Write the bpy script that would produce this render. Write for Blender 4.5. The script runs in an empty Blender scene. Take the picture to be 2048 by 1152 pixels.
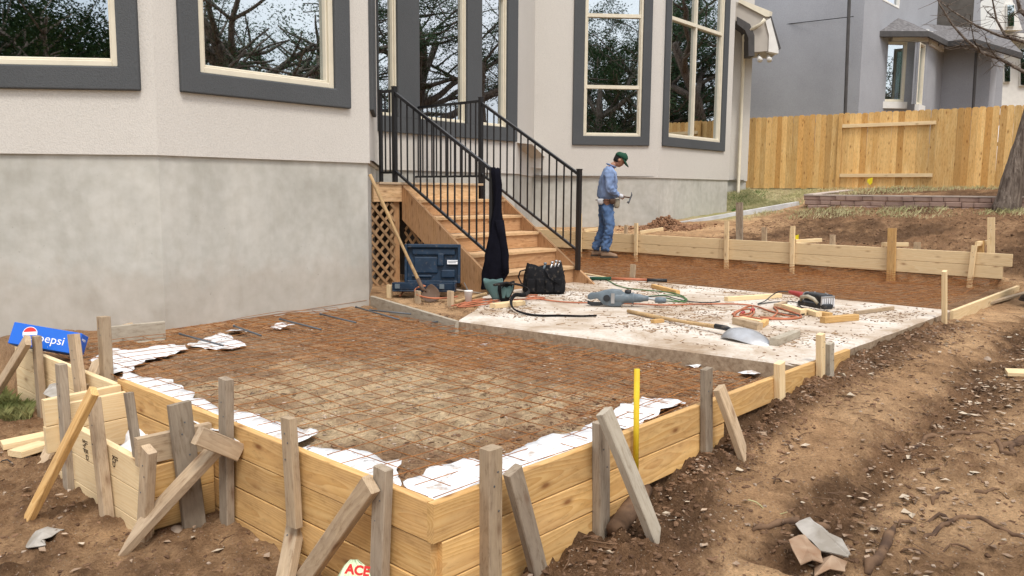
import bpy, bmesh, math, random
import numpy as np
from mathutils import Vector, Matrix, noise as mnoise
R = math.radians
random.seed(7); np.random.seed(7)
sc = bpy.context.scene
col = sc.collection
# ------------------------------------------------------------------ camera
F_PX, EYE, PITCH, ROLL = 1624.4, 1.15, R(6.897), R(.438)
_c, _s, _cr, _sr = math.cos(PITCH), math.sin(PITCH), math.cos(ROLL), math.sin(ROLL)
FW = Vector((0, _c, -_s)); _up = Vector((0, _s, _c)); _rt = Vector((1, 0, 0))
RT = _cr*_rt + _sr*_up; UP = -_sr*_rt + _cr*_up
cd = bpy.data.cameras.new('camera'); cam = bpy.data.objects.new('camera', cd); col.objects.link(cam)
cd.sensor_width = 36; cd.lens = F_PX/2048*36; cd.clip_start = .05; cd.clip_end = 900
m3 = Matrix((RT, UP, -FW)).transposed().to_4x4(); m3.translation = (0, 0, EYE)
cam.matrix_world = m3; sc.camera = cam
# ------------------------------------------------------------------ world, sun, exposure
SUN_EL, SUN_AZ = 60, 158          # azimuth from +Y clockwise
w = bpy.data.worlds.new('World'); sc.world = w; w.use_nodes = True
nt = w.node_tree; nt.nodes.clear()
out = nt.nodes.new('ShaderNodeOutputWorld'); bg = nt.nodes.new('ShaderNodeBackground')
sky = nt.nodes.new('ShaderNodeTexSky'); sky.sky_type = 'NISHITA'; sky.sun_disc = False
sky.sun_elevation = R(SUN_EL); sky.sun_rotation = R(SUN_AZ); sky.air_density = 1.0; sky.dust_density = 3.0
tc = nt.nodes.new('ShaderNodeTexCoord'); nz = nt.nodes.new('ShaderNodeTexNoise')
nz.inputs['Scale'].default_value = 2.2; nz.inputs['Detail'].default_value = 5
rp = nt.nodes.new('ShaderNodeValToRGB'); rp.color_ramp.elements[0].position = .38; rp.color_ramp.elements[1].position = .58
rp.color_ramp.elements[0].color = (.45, .45, .45, 1); rp.color_ramp.elements[1].color = (.92, .92, .92, 1)
mx = nt.nodes.new('ShaderNodeMix'); mx.data_type = 'RGBA'; mx.inputs[7].default_value = (9.6, 9.7, 10.0, 1)
nt.links.new(tc.outputs['Generated'], nz.inputs['Vector']); nt.links.new(nz.outputs['Fac'], rp.inputs['Fac'])
nt.links.new(rp.outputs['Color'], mx.inputs[0]); nt.links.new(sky.outputs['Color'], mx.inputs[6])
nt.links.new(mx.outputs[2], bg.inputs['Color']); bg.inputs['Strength'].default_value = .118
nt.links.new(bg.outputs[0], out.inputs[0])
sl = bpy.data.lights.new('sun', 'SUN'); sl.energy = 1.75; sl.angle = R(16); sl.color = (1, .96, .9)
so = bpy.data.objects.new('sun', sl); col.objects.link(so)
sd = Vector((math.sin(R(SUN_AZ))*math.cos(R(SUN_EL)), math.cos(R(SUN_AZ))*math.cos(R(SUN_EL)), math.sin(R(SUN_EL))))
so.rotation_euler = sd.to_track_quat('Z', 'Y').to_euler(); so.location = sd*50
sc.view_settings.view_transform = 'Standard'; sc.view_settings.look = 'None'
sc.view_settings.exposure = 0.58; sc.view_settings.gamma = 1; sc.view_settings.use_curve_mapping = False

# ------------------------------------------------------------------ geometry helpers
AZ = R(42.5)
U = Vector((math.sin(AZ), math.cos(AZ), 0)); V = Vector((-U.y, U.x, 0)); Z = Vector((0, 0, 1))
EYEV = Vector((0, 0, EYE))
def W(u, v, z=0): return U*u + V*v + Z*z
def ray(x, y): return FW + RT*((x-1024)/F_PX) - UP*((y-576)/F_PX)
def P(x, y, z=0.):
    d = ray(x, y); return EYEV + d*((z-EYE)/d.z)
def PD(x, y, Y):
    d = ray(x, y); return EYEV + d*(Y/d.y)
def PU(x, y, u0):
    d = ray(x, y); return EYEV + d*(u0/d.dot(U))
def PVv(x, y, v0):
    d = ray(x, y); return EYEV + d*(v0/d.dot(V))
def PP(x, y, a, b):
    d = ray(x, y); n = Vector((-(b.y-a.y), b.x-a.x, 0)); return EYEV + d*((a.dot(n))/(d.dot(n)))

LOC = {}
def link(o, parent=None):
    col.objects.link(o)
    if parent is not None:
        o.parent = parent
        o.matrix_parent_inverse = Matrix.Translation(-Vector(LOC.get(parent.name, (0, 0, 0)))) if parent.name in LOC else Matrix.Identity(4)
    return o
def tag(o, label=None, cat=None, group=None, kind=None):
    if label: o['label'] = label
    if cat: o['category'] = cat
    if group: o['group'] = group
    if kind: o['kind'] = kind
    return o
def thing(name, loc, label=None, cat=None, group=None, kind=None):
    o = bpy.data.objects.new(name, None); col.objects.link(o); o.location = loc; LOC[o.name] = Vector(loc)
    o.empty_display_size = .1
    return tag(o, label, cat, group, kind)
def newmesh(name, vs, fs, mat=None, smooth=False):
    m = bpy.data.meshes.new(name); m.from_pydata([tuple(v) for v in vs], [], fs); m.update()
    if smooth: m.polygons.foreach_set('use_smooth', [True]*len(m.polygons))
    if mat: m.materials.append(mat)
    return m
class MB:
    def __init__(s): s.v = []; s.f = []
    def add(s, vs, fs):
        n = len(s.v); s.v += [Vector(v) for v in vs]; s.f += [tuple(i+n for i in f) for f in fs]; return s
    def box(s, c, size, rot=None, ch=0):
        hx, hy, hz = size[0]/2, size[1]/2, size[2]/2
        vs = [Vector((x, y, z)) for z in (-hz, hz) for y in (-hy, hy) for x in (-hx, hx)]
        if rot is not None: vs = [rot @ v for v in vs]
        c = Vector(c)
        return s.add([c+v for v in vs], [(0, 2, 3, 1), (4, 5, 7, 6), (0, 1, 5, 4), (2, 6, 7, 3), (0, 4, 6, 2), (1, 3, 7, 5)])
    def tube(s, pts, r, n=6, caps=True, flat=1.0):
        pts = [Vector(p) for p in pts]; k = len(pts)
        rs = r if isinstance(r, (list, tuple)) else [r]*k
        t0 = (pts[1]-pts[0]).normalized()
        a = t0.cross(Z) if abs(t0.z) < .9 else t0.cross(Vector((1, 0, 0))); a.normalize()
        vs = []
        for i, p in enumerate(pts):
            t = (pts[min(i+1, k-1)]-pts[max(i-1, 0)])
            t = t.normalized() if t.length > 1e-9 else t0
            a = (a - t*a.dot(t)); a = a.normalized() if a.length > 1e-6 else t.orthogonal().normalized(); b = t.cross(a)
            for j in range(n):
                q = 2*math.pi*j/n; vs.append(p + (a*math.cos(q) + b*math.sin(q)*flat)*rs[i])
        fs = [(i*n+j, i*n+(j+1) % n, (i+1)*n+(j+1) % n, (i+1)*n+j) for i in range(k-1) for j in range(n)]
        if caps: fs += [tuple(range(n-1, -1, -1)), tuple((k-1)*n+j for j in range(n))]
        return s.add(vs, fs)
    def prism(s, poly, d):      # polygon pts (3D) extruded by vector d
        n = len(poly); poly = [Vector(p) for p in poly]; d = Vector(d)
        fs = [tuple(range(n-1, -1, -1)), tuple(range(n, 2*n))] + [(i, (i+1) % n, n+(i+1) % n, n+i) for i in range(n)]
        return s.add(poly+[p+d for p in poly], fs)
    def ring_loft(s, rings, caps=True, closed=True):
        n = len(rings[0]); k = len(rings); vs = [Vector(p) for r in rings for p in r]
        fs = [(i*n+j, i*n+(j+1) % n, (i+1)*n+(j+1) % n, (i+1)*n+j) for i in range(k-1) for j in range(n if closed else n-1)]
        if caps: fs += [tuple(range(n-1, -1, -1)), tuple((k-1)*n+j for j in range(n))]
        return s.add(vs, fs)
    def build(s, name, mat, parent=None, smooth=False):
        o = bpy.data.objects.new(name, newmesh(name, s.v, s.f, mat, smooth)); fix(o.data); return link(o, parent)
def fix(me):
    bm = bmesh.new(); bm.from_mesh(me); bmesh.ops.recalc_face_normals(bm, faces=bm.faces); bm.to_mesh(me); bm.free()
def bevel(o, w_=.01, seg=2):
    b = o.modifiers.new('bevel', 'BEVEL'); b.width = w_; b.segments = seg; b.limit_method = 'ANGLE'; b.angle_limit = R(40); return o
def basis(axis, wdir):
    z = axis.normalized(); x = wdir - z*wdir.dot(z)
    x = x.normalized() if x.length > 1e-6 else z.orthogonal().normalized(); y = z.cross(x)
    return Matrix((x, y, z)).transposed().to_4x4()
def plankmesh(L, w_, t, mat, nseg=1, warp=0., cut0=0., cut1=0., ch=.003):
    """length along Z from 0 to L, width X, thickness Y; cut = slope of an end across X"""
    hx, hy = w_/2, t/2; c = min(ch, w_*.2, t*.2)
    sec = [(-hx+c, -hy), (hx-c, -hy), (hx, -hy+c), (hx, hy-c), (hx-c, hy), (-hx+c, hy), (-hx, hy-c), (-hx, -hy+c)]
    rings = []; ph = random.uniform(0, 6)
    for i in range(nseg+1):
        q = i/nseg; zz = q*L; bow = warp*math.sin(math.pi*q)
        ring = []
        for (x, y) in sec:
            dz = cut0*(x+hx)*(1-q) if cut0 >= 0 else cut0*(x-hx)*(1-q)
            dz1 = -cut1*(x+hx)*q if cut1 >= 0 else -cut1*(x-hx)*q
            ring.append(Vector((x + warp*.3*math.sin(ph+q*5), y + bow, zz + dz + dz1)))
        rings.append(ring)
    mb = MB(); mb.ring_loft(rings)
    return newmesh('plank', mb.v, mb.f, mat)
def plank(name, A, B, w_, t, mat, wdir, parent=None, nseg=2, warp=0., cut0=0., cut1=0., ch=.003):
    A, B = Vector(A), Vector(B); me = plankmesh((B-A).length, w_, t, mat, nseg, warp, cut0, cut1, ch)
    o = bpy.data.objects.new(name, me); link(o, parent)
    M = basis(B-A, Vector(wdir)); M.translation = A; fix(me)
    if parent is None:
        o.matrix_world = M
    else:
        o.matrix_basis = M      # world placement, the parent inverse takes off the parent's location
    return o

# ------------------------------------------------------------------ materials
def mat(name, rough=.8, spec=.3):
    m = bpy.data.materials.new(name); m.use_nodes = True; nt = m.node_tree; b = nt.nodes['Principled BSDF']
    b.inputs['Roughness'].default_value = rough; b.inputs['Specular IOR Level'].default_value = spec
    return m, nt, b
def nd(nt, t, **kw):
    n = nt.nodes.new(t)
    for k, v in kw.items():
        if k in n.inputs: n.inputs[k].default_value = v
        else: setattr(n, k, v)
    return n
def ramp(nt, fac, stops):
    r = nt.nodes.new('ShaderNodeValToRGB'); e = r.color_ramp.elements
    while len(e) < len(stops): e.new(.5)
    for i, (p, c) in enumerate(stops):
        e[i].position = p; e[i].color = (*c, 1) if len(c) == 3 else c
    nt.links.new(fac, r.inputs[0]); return r.outputs[0]
def mixc(nt, f, a, b, mode='MIX'):
    m = nt.nodes.new('ShaderNodeMix'); m.data_type = 'RGBA'; m.blend_type = mode
    for i, x in ((0, f), (6, a), (7, b)):
        if hasattr(x, 'links') or hasattr(x, 'is_linked'): nt.links.new(x, m.inputs[i])
        elif i == 0: m.inputs[0].default_value = x
        else: m.inputs[i].default_value = (*x, 1)
    return m.outputs[2]
def bump(nt, b, h, strength=.3, dist=.01):
    n = nd(nt, 'ShaderNodeBump', Strength=strength, Distance=dist); nt.links.new(h, n.inputs['Height']); nt.links.new(n.outputs[0], b.inputs['Normal']); return n
def simple(name, c, rough=.7, spec=.3, var=.12, scale=6, metal=0, bmp=.0, c2=None, bscale=None):
    m, nt, b = mat(name, rough, spec); tc = nt.nodes.new('ShaderNodeTexCoord')
    n = nd(nt, 'ShaderNodeTexNoise', Scale=scale, Detail=6.0); nt.links.new(tc.outputs['Object'], n.inputs['Vector'])
    c2 = c2 or tuple(x*(1-var*2) for x in c)
    nt.links.new(ramp(nt, n.outputs['Fac'], [(.35, c2), (.65, c)]), b.inputs['Base Color'])
    b.inputs['Metallic'].default_value = metal
    if bmp:
        n2 = nd(nt, 'ShaderNodeTexNoise', Scale=bscale or scale*12, Detail=4.0); nt.links.new(tc.outputs['Object'], n2.inputs['Vector']); bump(nt, b, n2.outputs['Fac'], bmp, .004)
    return m
def wood(name, light, dark, knot=(.12, .045, .015), dirt=None, dirtamt=0., ring=70, var=.25, rough=.75, hue=None, knots=1., smudge=1.):
    m, nt, b = mat(name, rough, .2); L = nt.links.new
    tc = nt.nodes.new('ShaderNodeTexCoord'); oi = nt.nodes.new('ShaderNodeObjectInfo')
    rv = nd(nt, 'ShaderNodeMath', operation='MULTIPLY'); rv.inputs[1].default_value = 37.; L(oi.outputs['Random'], rv.inputs[0])
    off = nt.nodes.new('ShaderNodeCombineXYZ'); L(rv.outputs[0], off.inputs[2])
    add = nd(nt, 'ShaderNodeVectorMath', operation='ADD'); L(tc.outputs['Object'], add.inputs[0]); L(off.outputs[0], add.inputs[1])
    # slow wander of the pith along the board gives cathedral grain
    mp = nd(nt, 'ShaderNodeMapping'); mp.inputs['Scale'].default_value = (5, 5, .9); L(add.outputs[0], mp.inputs['Vector'])
    n1 = nd(nt, 'ShaderNodeTexNoise', Scale=1., Detail=2.0); L(mp.outputs[0], n1.inputs['Vector'])
    sub = nd(nt, 'ShaderNodeVectorMath', operation='SUBTRACT'); L(n1.outputs['Color'], sub.inputs[0]); sub.inputs[1].default_value = (.5, .5, .5)
    sc_ = nd(nt, 'ShaderNodeVectorMath', operation='MULTIPLY'); L(sub.outputs[0], sc_.inputs[0]); sc_.inputs[1].default_value = (.16, .16, 0)
    ad2 = nd(nt, 'ShaderNodeVectorMath', operation='ADD'); L(tc.outputs['Object'], ad2.inputs[0]); L(sc_.outputs[0], ad2.inputs[1])
    ml = nd(nt, 'ShaderNodeVectorMath', operation='MULTIPLY'); L(ad2.outputs[0], ml.inputs[0]); ml.inputs[1].default_value = (1, 1, 0)
    cen = nd(nt, 'ShaderNodeVectorMath', operation='ADD'); L(ml.outputs[0], cen.inputs[0]); cen.inputs[1].default_value = (.015, .045, 0)
    ln = nd(nt, 'ShaderNodeVectorMath', operation='LENGTH'); L(cen.outputs[0], ln.inputs[0])
    mu = nd(nt, 'ShaderNodeMath', operation='MULTIPLY'); L(ln.outputs['Value'], mu.inputs[0]); mu.inputs[1].default_value = ring
    fr = nd(nt, 'ShaderNodeMath', operation='FRACT'); L(mu.outputs[0], fr.inputs[0])
    g = ramp(nt, fr.outputs[0], [(0., (0, 0, 0)), (.72, (.8, .8, .8)), (.93, (1, 1, 1)), (1., (.1, .1, .1))])
    mp2 = nd(nt, 'ShaderNodeMapping'); mp2.inputs['Scale'].default_value = (160, 160, 5); L(add.outputs[0], mp2.inputs['Vector'])
    n2 = nd(nt, 'ShaderNodeTexNoise', Scale=1., Detail=4.0); L(mp2.outputs[0], n2.inputs['Vector'])
    gm = mixc(nt, .4, g, n2.outputs['Fac'])
    c = mixc(nt, gm, light, dark)
    # patches along the board
    mp3 = nd(nt, 'ShaderNodeMapping'); mp3.inputs['Scale'].default_value = (9, 9, 2.0); L(add.outputs[0], mp3.inputs['Vector'])
    n3 = nd(nt, 'ShaderNodeTexNoise', Scale=1., Detail=5.0); L(mp3.outputs[0], n3.inputs['Vector'])
    if dirt: c = mixc(nt, ramp(nt, n3.outputs['Fac'], [(.5-dirtamt*.5, (0, 0, 0)), (.62, (dirtamt,)*3)]), c, dirt)
    if hue:
        hr = nd(nt, 'ShaderNodeMath', operation='FRACT'); hm_ = nd(nt, 'ShaderNodeMath', operation='MULTIPLY'); L(oi.outputs['Random'], hm_.inputs[0]); hm_.inputs[1].default_value = 7.31; L(hm_.outputs[0], hr.inputs[0])
        c = mixc(nt, ramp(nt, hr.outputs[0], [(.45, (0, 0, 0)), (1., (.7, .7, .7))]), c, hue)
    # knots
    mp4 = nd(nt, 'ShaderNodeMapping'); mp4.inputs['Scale'].default_value = (9, 9, 3.6); L(add.outputs[0], mp4.inputs['Vector'])
    vo = nd(nt, 'ShaderNodeTexVoronoi', Scale=1.0); L(mp4.outputs[0], vo.inputs['Vector'])
    kn = ramp(nt, vo.outputs['Distance'], [(.05, (knots,)*3), (.13, (.35*knots,)*3), (.22, (0, 0, 0))])
    c = mixc(nt, kn, c, knot)
    mp5 = nd(nt, 'ShaderNodeMapping'); mp5.inputs['Scale'].default_value = (38, 38, 11.); L(add.outputs[0], mp5.inputs['Vector'])
    n5 = nd(nt, 'ShaderNodeTexNoise', Scale=1., Detail=6.0, Roughness=.7); L(mp5.outputs[0], n5.inputs['Vector'])
    c = mixc(nt, smudge, c, ramp(nt, n5.outputs['Fac'], [(.3, (.62, .56, .50)), (.45, (.95, .94, .93)), (.7, (1.12, 1.12, 1.12))]), 'MULTIPLY')
    vr = nd(nt, 'ShaderNodeMapRange'); L(oi.outputs['Random'], vr.inputs[0]); vr.inputs[3].default_value = 1-var; vr.inputs[4].default_value = 1+var*.35
    c = mixc(nt, 1., c, vr.outputs[0], 'MULTIPLY')
    L(c, b.inputs['Base Color']); bump(nt, b, gm, .25, .002)
    return m
M = {}
M['pine'] = wood('pine', (.80, .54, .235), (.56, .30, .09), knot=(.2, .075, .025), dirt=(.44, .27, .14), dirtamt=.35, ring=75, knots=.85, smudge=.7)
M['pale_pine'] = wood('pale_pine', (.82, .66, .41), (.72, .52, .28), knot=(.25, .11, .045), dirt=(.5, .36, .22), dirtamt=.12, ring=60, var=.10, knots=.7, smudge=.25)
M['weathered'] = wood('weathered', (.60, .455, .29), (.45, .32, .195), dirt=(.33, .265, .20), dirtamt=.55, ring=80, var=.28, rough=.9, knots=.6)
M['pale_weathered'] = wood('pale_weathered', (.60, .46, .30), (.45, .32, .20), dirt=(.35, .27, .20), dirtamt=.5, ring=80, var=.15, rough=.9, knots=.6)
M['grey_wood'] = wood('grey_wood', (.47, .395, .30), (.32, .255, .185), dirt=(.20, .155, .115), dirtamt=.6, ring=90, var=.3, rough=.92, knots=.5)
M['concrete_wood'] = wood('concrete_wood', (.50, .455, .37), (.37, .33, .26), dirt=(.42, .36, .28), dirtamt=.7, ring=60, var=.15, rough=.95, knots=.2)
M['cedar'] = wood('cedar', (.86, .62, .30), (.74, .48, .18), knot=(.28, .11, .03), dirt=(.62, .32, .085), dirtamt=.45, ring=30, var=.34, knots=.9, hue=(.52, .245, .055))
M['stair_wood'] = wood('stair_wood', (.56, .34, .175), (.40, .21, .095), dirt=(.42, .26, .16), dirtamt=.3, ring=50, var=.2, knots=.7)
M['tread_wood'] = wood('tread_wood', (.72, .50, .29), (.54, .33, .16), dirt=(.5, .34, .2), dirtamt=.4, ring=50, var=.15, knots=.6)
M['lattice_wood'] = wood('lattice_wood', (.46, .30, .165), (.33, .19, .09), dirt=(.3, .2, .12), dirtamt=.4, ring=50, var=.25, knots=.3)
M['handle_wood'] = wood('handle_wood', (.62, .43, .22), (.45, .28, .12), dirt=(.3, .22, .14), dirtamt=.5, ring=90, var=.2, knots=.0)
M['bark'] = simple('bark', (.27, .22, .18), .95, .1, c2=(.11, .085, .07), scale=9, bmp=1.0, bscale=22)
def stretch_bark(m):
    nt = m.node_tree
    for n in list(nt.nodes):
        if n.type == 'TEX_NOISE':
            mp = nt.nodes.new('ShaderNodeMapping'); mp.inputs['Scale'].default_value = (2.6, 2.6, .35)
            tcn = [q for q in nt.nodes if q.type == 'TEX_COORD'][0]; nt.links.new(tcn.outputs['Object'], mp.inputs[0]); nt.links.new(mp.outputs[0], n.inputs['Vector'])
        if n.type == 'BUMP': n.inputs['Distance'].default_value = .05
stretch_bark(M['bark'])
def stucco(name, c, blotch=.06, bmp=.6, scale=70, c2=None):
    m, nt, b = mat(name, .92, .15); L = nt.links.new; tc = nt.nodes.new('ShaderNodeTexCoord')
    n = nd(nt, 'ShaderNodeTexNoise', Scale=.9, Detail=5.0, Roughness=.6); L(tc.outputs['Object'], n.inputs['Vector'])
    c2 = c2 or tuple(x*(1-blotch*2.5) for x in c)
    cc = ramp(nt, n.outputs['Fac'], [(.3, c2), (.7, c)])
    n3 = nd(nt, 'ShaderNodeTexNoise', Scale=scale, Detail=3.0, Roughness=.55); L(tc.outputs['Object'], n3.inputs['Vector'])
    cc = mixc(nt, 1., cc, ramp(nt, n3.outputs['Fac'], [(.3, (.86, .86, .86)), (.6, (1, 1, 1))]), 'MULTIPLY')
    L(cc, b.inputs['Base Color']); bump(nt, b, n3.outputs['Fac'], bmp, .006); return m
M['stucco'] = stucco('stucco', (.60, .57, .525), .02, .5, 85)
M['trim_stucco'] = stucco('trim_stucco', (.092, .097, .102), .05, .7, 80)
M['grey_stucco'] = stucco('grey_stucco', (.37, .375, .40), .06, .3, 40)
def foundation():
    m, nt, b = mat('foundation_render', .85, .2); L = nt.links.new; tc = nt.nodes.new('ShaderNodeTexCoord')
    mp = nd(nt, 'ShaderNodeMapping'); mp.inputs['Scale'].default_value = (1, 1, .7); L(tc.outputs['Object'], mp.inputs[0])
    n = nd(nt, 'ShaderNodeTexNoise', Scale=1.6, Detail=8.0, Roughness=.6, Distortion=.7); L(mp.outputs[0], n.inputs['Vector'])
    c = ramp(nt, n.outputs['Fac'], [(.22, (.36, .35, .31)), (.48, (.46, .45, .41)), (.75, (.55, .535, .49))])
    n2 = nd(nt, 'ShaderNodeTexNoise', Scale=9., Detail=6.0); L(tc.outputs['Object'], n2.inputs['Vector'])
    c = mixc(nt, 1., c, ramp(nt, n2.outputs['Fac'], [(.3, (.87, .86, .84)), (.65, (1, 1, 1))]), 'MULTIPLY')
    # rust-coloured splash of soil close to the ground
    sp = nt.nodes.new('ShaderNodeSeparateXYZ'); L(tc.outputs['Object'], sp.inputs[0])
    n4 = nd(nt, 'ShaderNodeTexNoise', Scale=5., Detail=5.0); L(tc.outputs['Object'], n4.inputs['Vector'])
    a = nd(nt, 'ShaderNodeMath', operation='MULTIPLY_ADD'); L(n4.outputs['Fac'], a.inputs[0]); a.inputs[1].default_value = -.55; L(sp.outputs[2], a.inputs[2])
    c = mixc(nt, ramp(nt, a.outputs[0], [(0., (.28, .28, .28)), (.22, (0, 0, 0))]), c, (.38, .30, .23)); nt.nodes[-1]
    mps = nd(nt, 'ShaderNodeMapping'); mps.inputs['Scale'].default_value = (5, 5, 1.1); L(tc.outputs['Object'], mps.inputs[0])
    ns_t = nd(nt, 'ShaderNodeTexNoise', Scale=1., Detail=6.0, Roughness=.65); L(mps.outputs[0], ns_t.inputs['Vector'])
    c = mixc(nt, 1., c, ramp(nt, ns_t.outputs['Fac'], [(.28, (.91, .90, .88)), (.45, (1, 1, 1)), (.75, (1.05, 1.05, 1.05))]), 'MULTIPLY')
    sc4 = nd(nt, 'ShaderNodeTexNoise', Scale=38., Detail=3.0); L(tc.outputs['Object'], sc4.inputs['Vector'])
    c = mixc(nt, ramp(nt, sc4.outputs['Fac'], [(.72, (0, 0, 0)), (.76, (.5, .5, .5))]), c, (.22, .2, .17))
    L(c, b.inputs['Base Color'])
    n5 = nd(nt, 'ShaderNodeTexNoise', Scale=3., Detail=7.0); L(mp.outputs[0], n5.inputs['Vector']); bump(nt, b, n5.outputs['Fac'], .35, .02); return m
M['foundation'] = foundation()
def slabm():
    m, nt, b = mat('slab_concrete', .9, .2); L = nt.links.new; tc = nt.nodes.new('ShaderNodeTexCoord')
    n = nd(nt, 'ShaderNodeTexNoise', Scale=1.3, Detail=9.0, Roughness=.68, Distortion=.4); L(tc.outputs['Object'], n.inputs['Vector'])
    top = ramp(nt, n.outputs['Fac'], [(.36, (.32, .235, .16)), (.46, (.47, .39, .31)), (.55, (.58, .52, .45)), (.66, (.68, .635, .57))])
    n2 = nd(nt, 'ShaderNodeTexNoise', Scale=26., Detail=6.0, Roughness=.7); L(tc.outputs['Object'], n2.inputs['Vector'])
    top = mixc(nt, ramp(nt, n2.outputs['Fac'], [(.52, (0, 0, 0)), (.66, (.7, .7, .7))]), top, (.38, .28, .19))
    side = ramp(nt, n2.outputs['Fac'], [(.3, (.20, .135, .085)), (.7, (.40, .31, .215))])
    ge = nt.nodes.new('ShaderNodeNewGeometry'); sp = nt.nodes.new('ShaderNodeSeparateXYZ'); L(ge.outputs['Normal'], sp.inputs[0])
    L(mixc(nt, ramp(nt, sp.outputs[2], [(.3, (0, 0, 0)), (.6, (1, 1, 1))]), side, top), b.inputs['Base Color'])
    bump(nt, b, n2.outputs['Fac'], .35, .008); return m
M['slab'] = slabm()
def soilm():
    m, nt, b = mat('soil', .97, .08); L = nt.links.new; tc = nt.nodes.new('ShaderNodeTexCoord')
    at = nt.nodes.new('ShaderNodeVertexColor'); at.layer_name = 'soil'
    n = nd(nt, 'ShaderNodeTexNoise', Scale=6., Detail=10.0, Roughness=.72); L(tc.outputs['Object'], n.inputs['Vector'])
    n2 = nd(nt, 'ShaderNodeTexNoise', Scale=75., Detail=5.0, Roughness=.75); L(tc.outputs['Object'], n2.inputs['Vector'])
    c = mixc(nt, 1., at.outputs['Color'], ramp(nt, n.outputs['Fac'], [(.3, (.58, .54, .5)), (.5, (.97, .94, .92)), (.7, (1.3, 1.28, 1.25))]), 'MULTIPLY')
    c = mixc(nt, 1., c, ramp(nt, n2.outputs['Fac'], [(.3, (.6, .56, .54)), (.52, (1, 1, 1)), (.72, (1.3, 1.3, 1.3))]), 'MULTIPLY')
    v = nd(nt, 'ShaderNodeTexVoronoi', Scale=42.); L(tc.outputs['Object'], v.inputs['Vector'])
    c = mixc(nt, ramp(nt, v.outputs['Distance'], [(.10, (.7, .7, .7)), (.17, (0, 0, 0))]), c, (.46, .38, .29))
    L(c, b.inputs['Base Color'])
    ad = nd(nt, 'ShaderNodeMath', operation='ADD'); L(n.outputs['Fac'], ad.inputs[0]); L(n2.outputs['Fac'], ad.inputs[1]); bump(nt, b, ad.outputs[0], 1., .035); return m
M['soil'] = soilm()
M['clod'] = simple('clod', (.235, .14, .083), .97, .08, c2=(.09, .052, .032), scale=7, bmp=.6, bscale=60)
M['pebble_dull'] = simple('pebble_dull', (.44, .35, .27), .9, .1, c2=(.22, .16, .115), scale=2.5)
M['clod_red'] = simple('clod_red', (.34, .19, .11), .97, .08, c2=(.2, .11, .065), scale=7, bmp=.6, bscale=60)
M['pebble'] = simple('pebble', (.52, .44, .35), .9, .1, c2=(.3, .23, .17), scale=5)
M['plastic_white'] = simple('plastic_white', (.80, .81, .82), .35, .5, var=.03, scale=8, bmp=.5, bscale=26)
def dirty(m, scale, lo, hi, c):
    nt = m.node_tree; b = nt.nodes['Principled BSDF']; src = b.inputs['Base Color'].links[0].from_socket; tc = [q for q in nt.nodes if q.type == 'TEX_COORD'][0]
    n = nd(nt, 'ShaderNodeTexNoise', Scale=scale, Detail=8.0, Roughness=.7); nt.links.new(tc.outputs['Object'], n.inputs['Vector'])
    nt.links.new(mixc(nt, ramp(nt, n.outputs['Fac'], [(lo, (0, 0, 0)), (hi, (.85, .85, .85))]), src, c), b.inputs['Base Color'])
dirty(M['plastic_white'], 9, .54, .66, (.36, .25, .16))
M['rust'] = simple('rust', (.42, .175, .05), .85, .2, c2=(.20, .075, .028), scale=12)
M['steel_bar'] = simple('steel_bar', (.10, .11, .12), .5, .4, scale=20)
M['black_metal'] = simple('black_metal', (.012, .012, .014), .32, .5, scale=5)
M['cream'] = simple('cream', (.68, .62, .49), .5, .4, var=.04)
M['white_trim'] = simple('white_trim', (.72, .70, .66), .6, .3, var=.04)
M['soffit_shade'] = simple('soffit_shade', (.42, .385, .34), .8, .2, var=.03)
M['dark_trim'] = simple('dark_trim', (.075, .07, .068), .7, .3)
M['navy'] = simple('navy_cloth', (.006, .006, .011), .95, .1, scale=20, bmp=.4, bscale=90)
M['black_cloth'] = simple('black_cloth', (.014, .014, .016), .9, .15, c2=(.008, .008, .009), scale=14, bmp=.5, bscale=50)
M['teal_cloth'] = simple('teal_cloth', (.10, .17, .165), .85, .2, scale=10, bmp=.3)
M['blue_plastic'] = simple('blue_plastic', (.009, .03, .062), .5, .35, c2=(.005, .018, .04), scale=9)
M['tool_grey'] = simple('tool_grey', (.14, .175, .2), .5, .4, scale=12)
M['tool_black'] = simple('tool_black', (.02, .022, .025), .5, .4, scale=12)
M['tool_red'] = simple('tool_red', (.36, .04, .035), .5, .4)
M['tan_plastic'] = simple('tan_plastic', (.38, .34, .26), .6, .3)
M['orange'] = simple('orange', (.50, .17, .085), .6, .3, var=.2)
M['green_cord'] = simple('green_cord', (.09, .19, .07), .6, .3, var=.2)
M['metal'] = simple('metal', (.55, .56, .58), .38, .5, metal=.85, c2=(.35, .34, .33), scale=5)
M['rust_blade'] = simple('rust_blade', (.12, .075, .05), .7, .3, scale=8)
M['foam'] = simple('foam', (.8, .78, .74), .7, .3, var=.05)
M['denim'] = simple('denim', (.12, .20, .36), .9, .1, c2=(.06, .11, .22), scale=7, bmp=.5, bscale=40)
M['chambray'] = simple('chambray', (.27, .36, .56), .9, .1, c2=(.17, .24, .40), scale=6, bmp=.5, bscale=30)
M['skin'] = simple('skin', (.40, .20, .125), .55, .4, var=.08)
M['cap_green'] = simple('cap_green', (.022, .075, .045), .85, .15)
M['hair'] = simple('hair', (.015, .012, .01), .7, .3)
M['suede'] = simple('suede', (.30, .20, .13), .9, .1)
M['boot_sole'] = simple('boot_sole', (.06, .045, .035), .8, .2)
M['leather'] = simple('leather', (.10, .06, .04), .8, .2)
M['glove_white'] = simple('glove_white', (.55, .56, .58), .85, .15)
M['shirt_pale'] = simple('shirt_pale', (.62, .58, .54), .9, .1, bmp=.4, bscale=30)
M['navy_trouser'] = simple('navy_trouser', (.03, .035, .06), .9, .1)
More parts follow.
